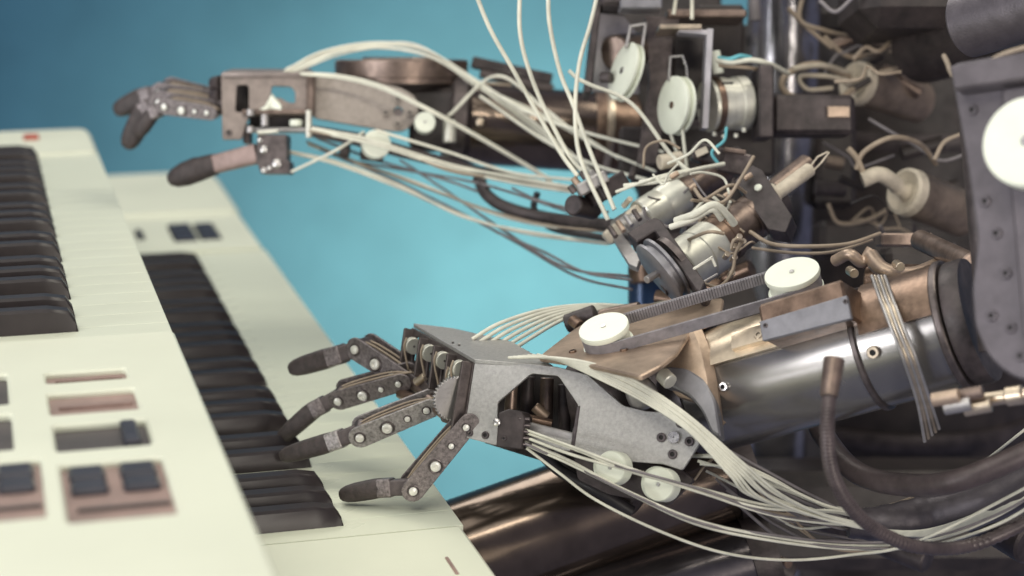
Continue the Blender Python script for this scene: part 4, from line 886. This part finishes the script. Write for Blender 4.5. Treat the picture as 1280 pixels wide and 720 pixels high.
# copper brackets above the elbow
cb = thing('copper_linkage', at(1100, 345, 1.06), 'bent copper-coloured linkage above the rear of the near forearm', 'linkage')
MB().tube([at(1044, 326, 1.06), at(1062, 318, 1.05), at(1078, 328, 1.05), at(1090, 312, 1.05)], px(8), 12).build('hook', 'tan_casting', cb)
MB().tube([at(1088, 320, 1.05), at(1105, 338, 1.04), at(1140, 344, 1.04), at(1178, 330, 1.05)], px(11), 12).build('link_arm', 'tan_casting', cb)
MB().cyl(at(1085, 350, 1.06), at(1175, 352, 1.04), px(22)).build('link_drum', 'copper_dark', cb)
MB().cyl(at(1150, 300, 1.08), at(1215, 330, 1.0), px(14)).build('link_arm', 'brown_metal', cb)
MB().box(at(1130, 300, 1.12), (RT, UP, FW), (px(36), px(9), .01), .001).build('link_plate', 'brown_metal', cb)
for x, y in ((1062, 338), (1120, 330), (1190, 340)): MB().cyl(at(x, y, 1.03), at(x + 6, y + 4, 1.02), px(6)).build('link_pin', 'brass_cream', cb)
# background wiring in the dark upper right
wl = [[(1005, -10, 1.3), (1000, 25, 1.3), (1030, 38, 1.3), (1080, 50, 1.32), (1130, 62, 1.34)], [(1030, 45, 1.3), (1060, 70, 1.3), (1100, 66, 1.32)], [(985, 10, 1.3), (1010, 35, 1.3), (1040, 60, 1.3)], [(1100, 90, 1.28), (1135, 80, 1.28), (1150, 60, 1.28)]]
lab = ['brown wire curving from the top edge right of the column', 'short brown wire bend above the taped motor', 'thin brown wire crossing the glossy column near the top', 'brown wire stub rising behind the upper taped motor']
for c, l in zip(wl, lab): tag(wire('loose_wire', c, .0016, 'cable_tan'), l, 'wire', 'loose wires in the dark')
# long cables hanging from above
hc = [([(590, -20, 1.12), (612, 35, 1.13), (640, 85, 1.14), (668, 135, 1.15), (700, 190, 1.15), (722, 220, 1.145)], 'white cable from the top edge, leftmost of the hanging four'),
      ([(650, -20, 1.12), (650, 40, 1.13), (662, 90, 1.14), (685, 145, 1.15), (715, 200, 1.15), (738, 222, 1.145)], 'white cable from the top edge, second from left of the hanging four'),
      ([(685, -20, 1.12), (687, 30, 1.13), (700, 90, 1.14), (716, 130, 1.14), (738, 190, 1.14), (768, 262, 1.13)], 'white cable from the top edge, third from left of the hanging four'),
      ([(750, -20, 1.12), (738, 30, 1.13), (724, 80, 1.14), (719, 140, 1.14), (726, 200, 1.14), (760, 275, 1.13)], 'white cable from the top edge, rightmost of the hanging four, beside the bracket')]
for c, l in hc: tag(wire('hanging_cable', c, .0013, 'cable_cream'), l, 'cable', 'white cables hanging from above')
tag(wire('hanging_cable', [(711, 88, 1.16), (722, 98, 1.16), (738, 106, 1.16), (790, 130, 1.16), (836, 190, 1.16), (862, 215, 1.15)], .0012, 'cable_cream'), 'loose-ended white cable sloping from mid-air down to the wiring block', 'cable')

# clutter among the middle motors and, dimmer, in the dark upper right
rnd = random.Random(21)
for i in range(26):
    x, y = rnd.uniform(775, 960), rnd.uniform(195, 335); dd = 1.17 - .0004 * (y - 195) + rnd.uniform(0, .05); an = rnd.uniform(0, 6.28); l = rnd.uniform(5, 16)
    MB().cyl(at(x, y, dd), at(x + l * math.cos(an), y + l * math.sin(an), dd + rnd.uniform(-.01, .01)), px(rnd.uniform(2, 6)), n=14).build('connector', rnd.choice(('tan_casting', 'steel', 'tape_cream', 'gunmetal', 'brass_cream', 'charcoal')), m6)
for i in range(14):
    x, y = rnd.uniform(770, 900), rnd.uniform(200, 310); dd = rnd.uniform(1.08, 1.14); c = []
    for k in range(4): c.append((x, y, dd)); x += rnd.uniform(5, 34); y += rnd.uniform(-22, 22); dd += rnd.uniform(-.012, .012)
    wire('jumper_wire', c, rnd.uniform(.0005, .0012), rnd.choice(('cable_cream', 'cable_tan', 'cable_tan', 'cable_grey')), m6)
for i in range(16):
    x, y = rnd.uniform(1015, 1170), rnd.uniform(10, 320); dd = rnd.uniform(1.26, 1.38); an = rnd.uniform(-.6, .9); l = rnd.uniform(18, 60)
    MB().cyl(at(x, y, dd), at(x + l * math.cos(an), y + l * math.sin(an), dd), px(rnd.uniform(4, 13)), n=20).build('inner_fitting', rnd.choice(('brown_metal', 'dark_paint', 'charcoal', 'tan_dark', 'dark_paint')), tr)
for i in range(12):
    x, y = rnd.uniform(1010, 1120), rnd.uniform(0, 310); dd = rnd.uniform(1.2, 1.32); c = []
    for k in range(5): c.append((x, y, dd)); x += rnd.uniform(8, 34); y += rnd.uniform(-26, 26); dd += rnd.uniform(-.01, .01)
    wire('inner_wire', c, rnd.uniform(.0006, .0015), rnd.choice(('cable_tan', 'cable_grey', 'cable_black')), tr)
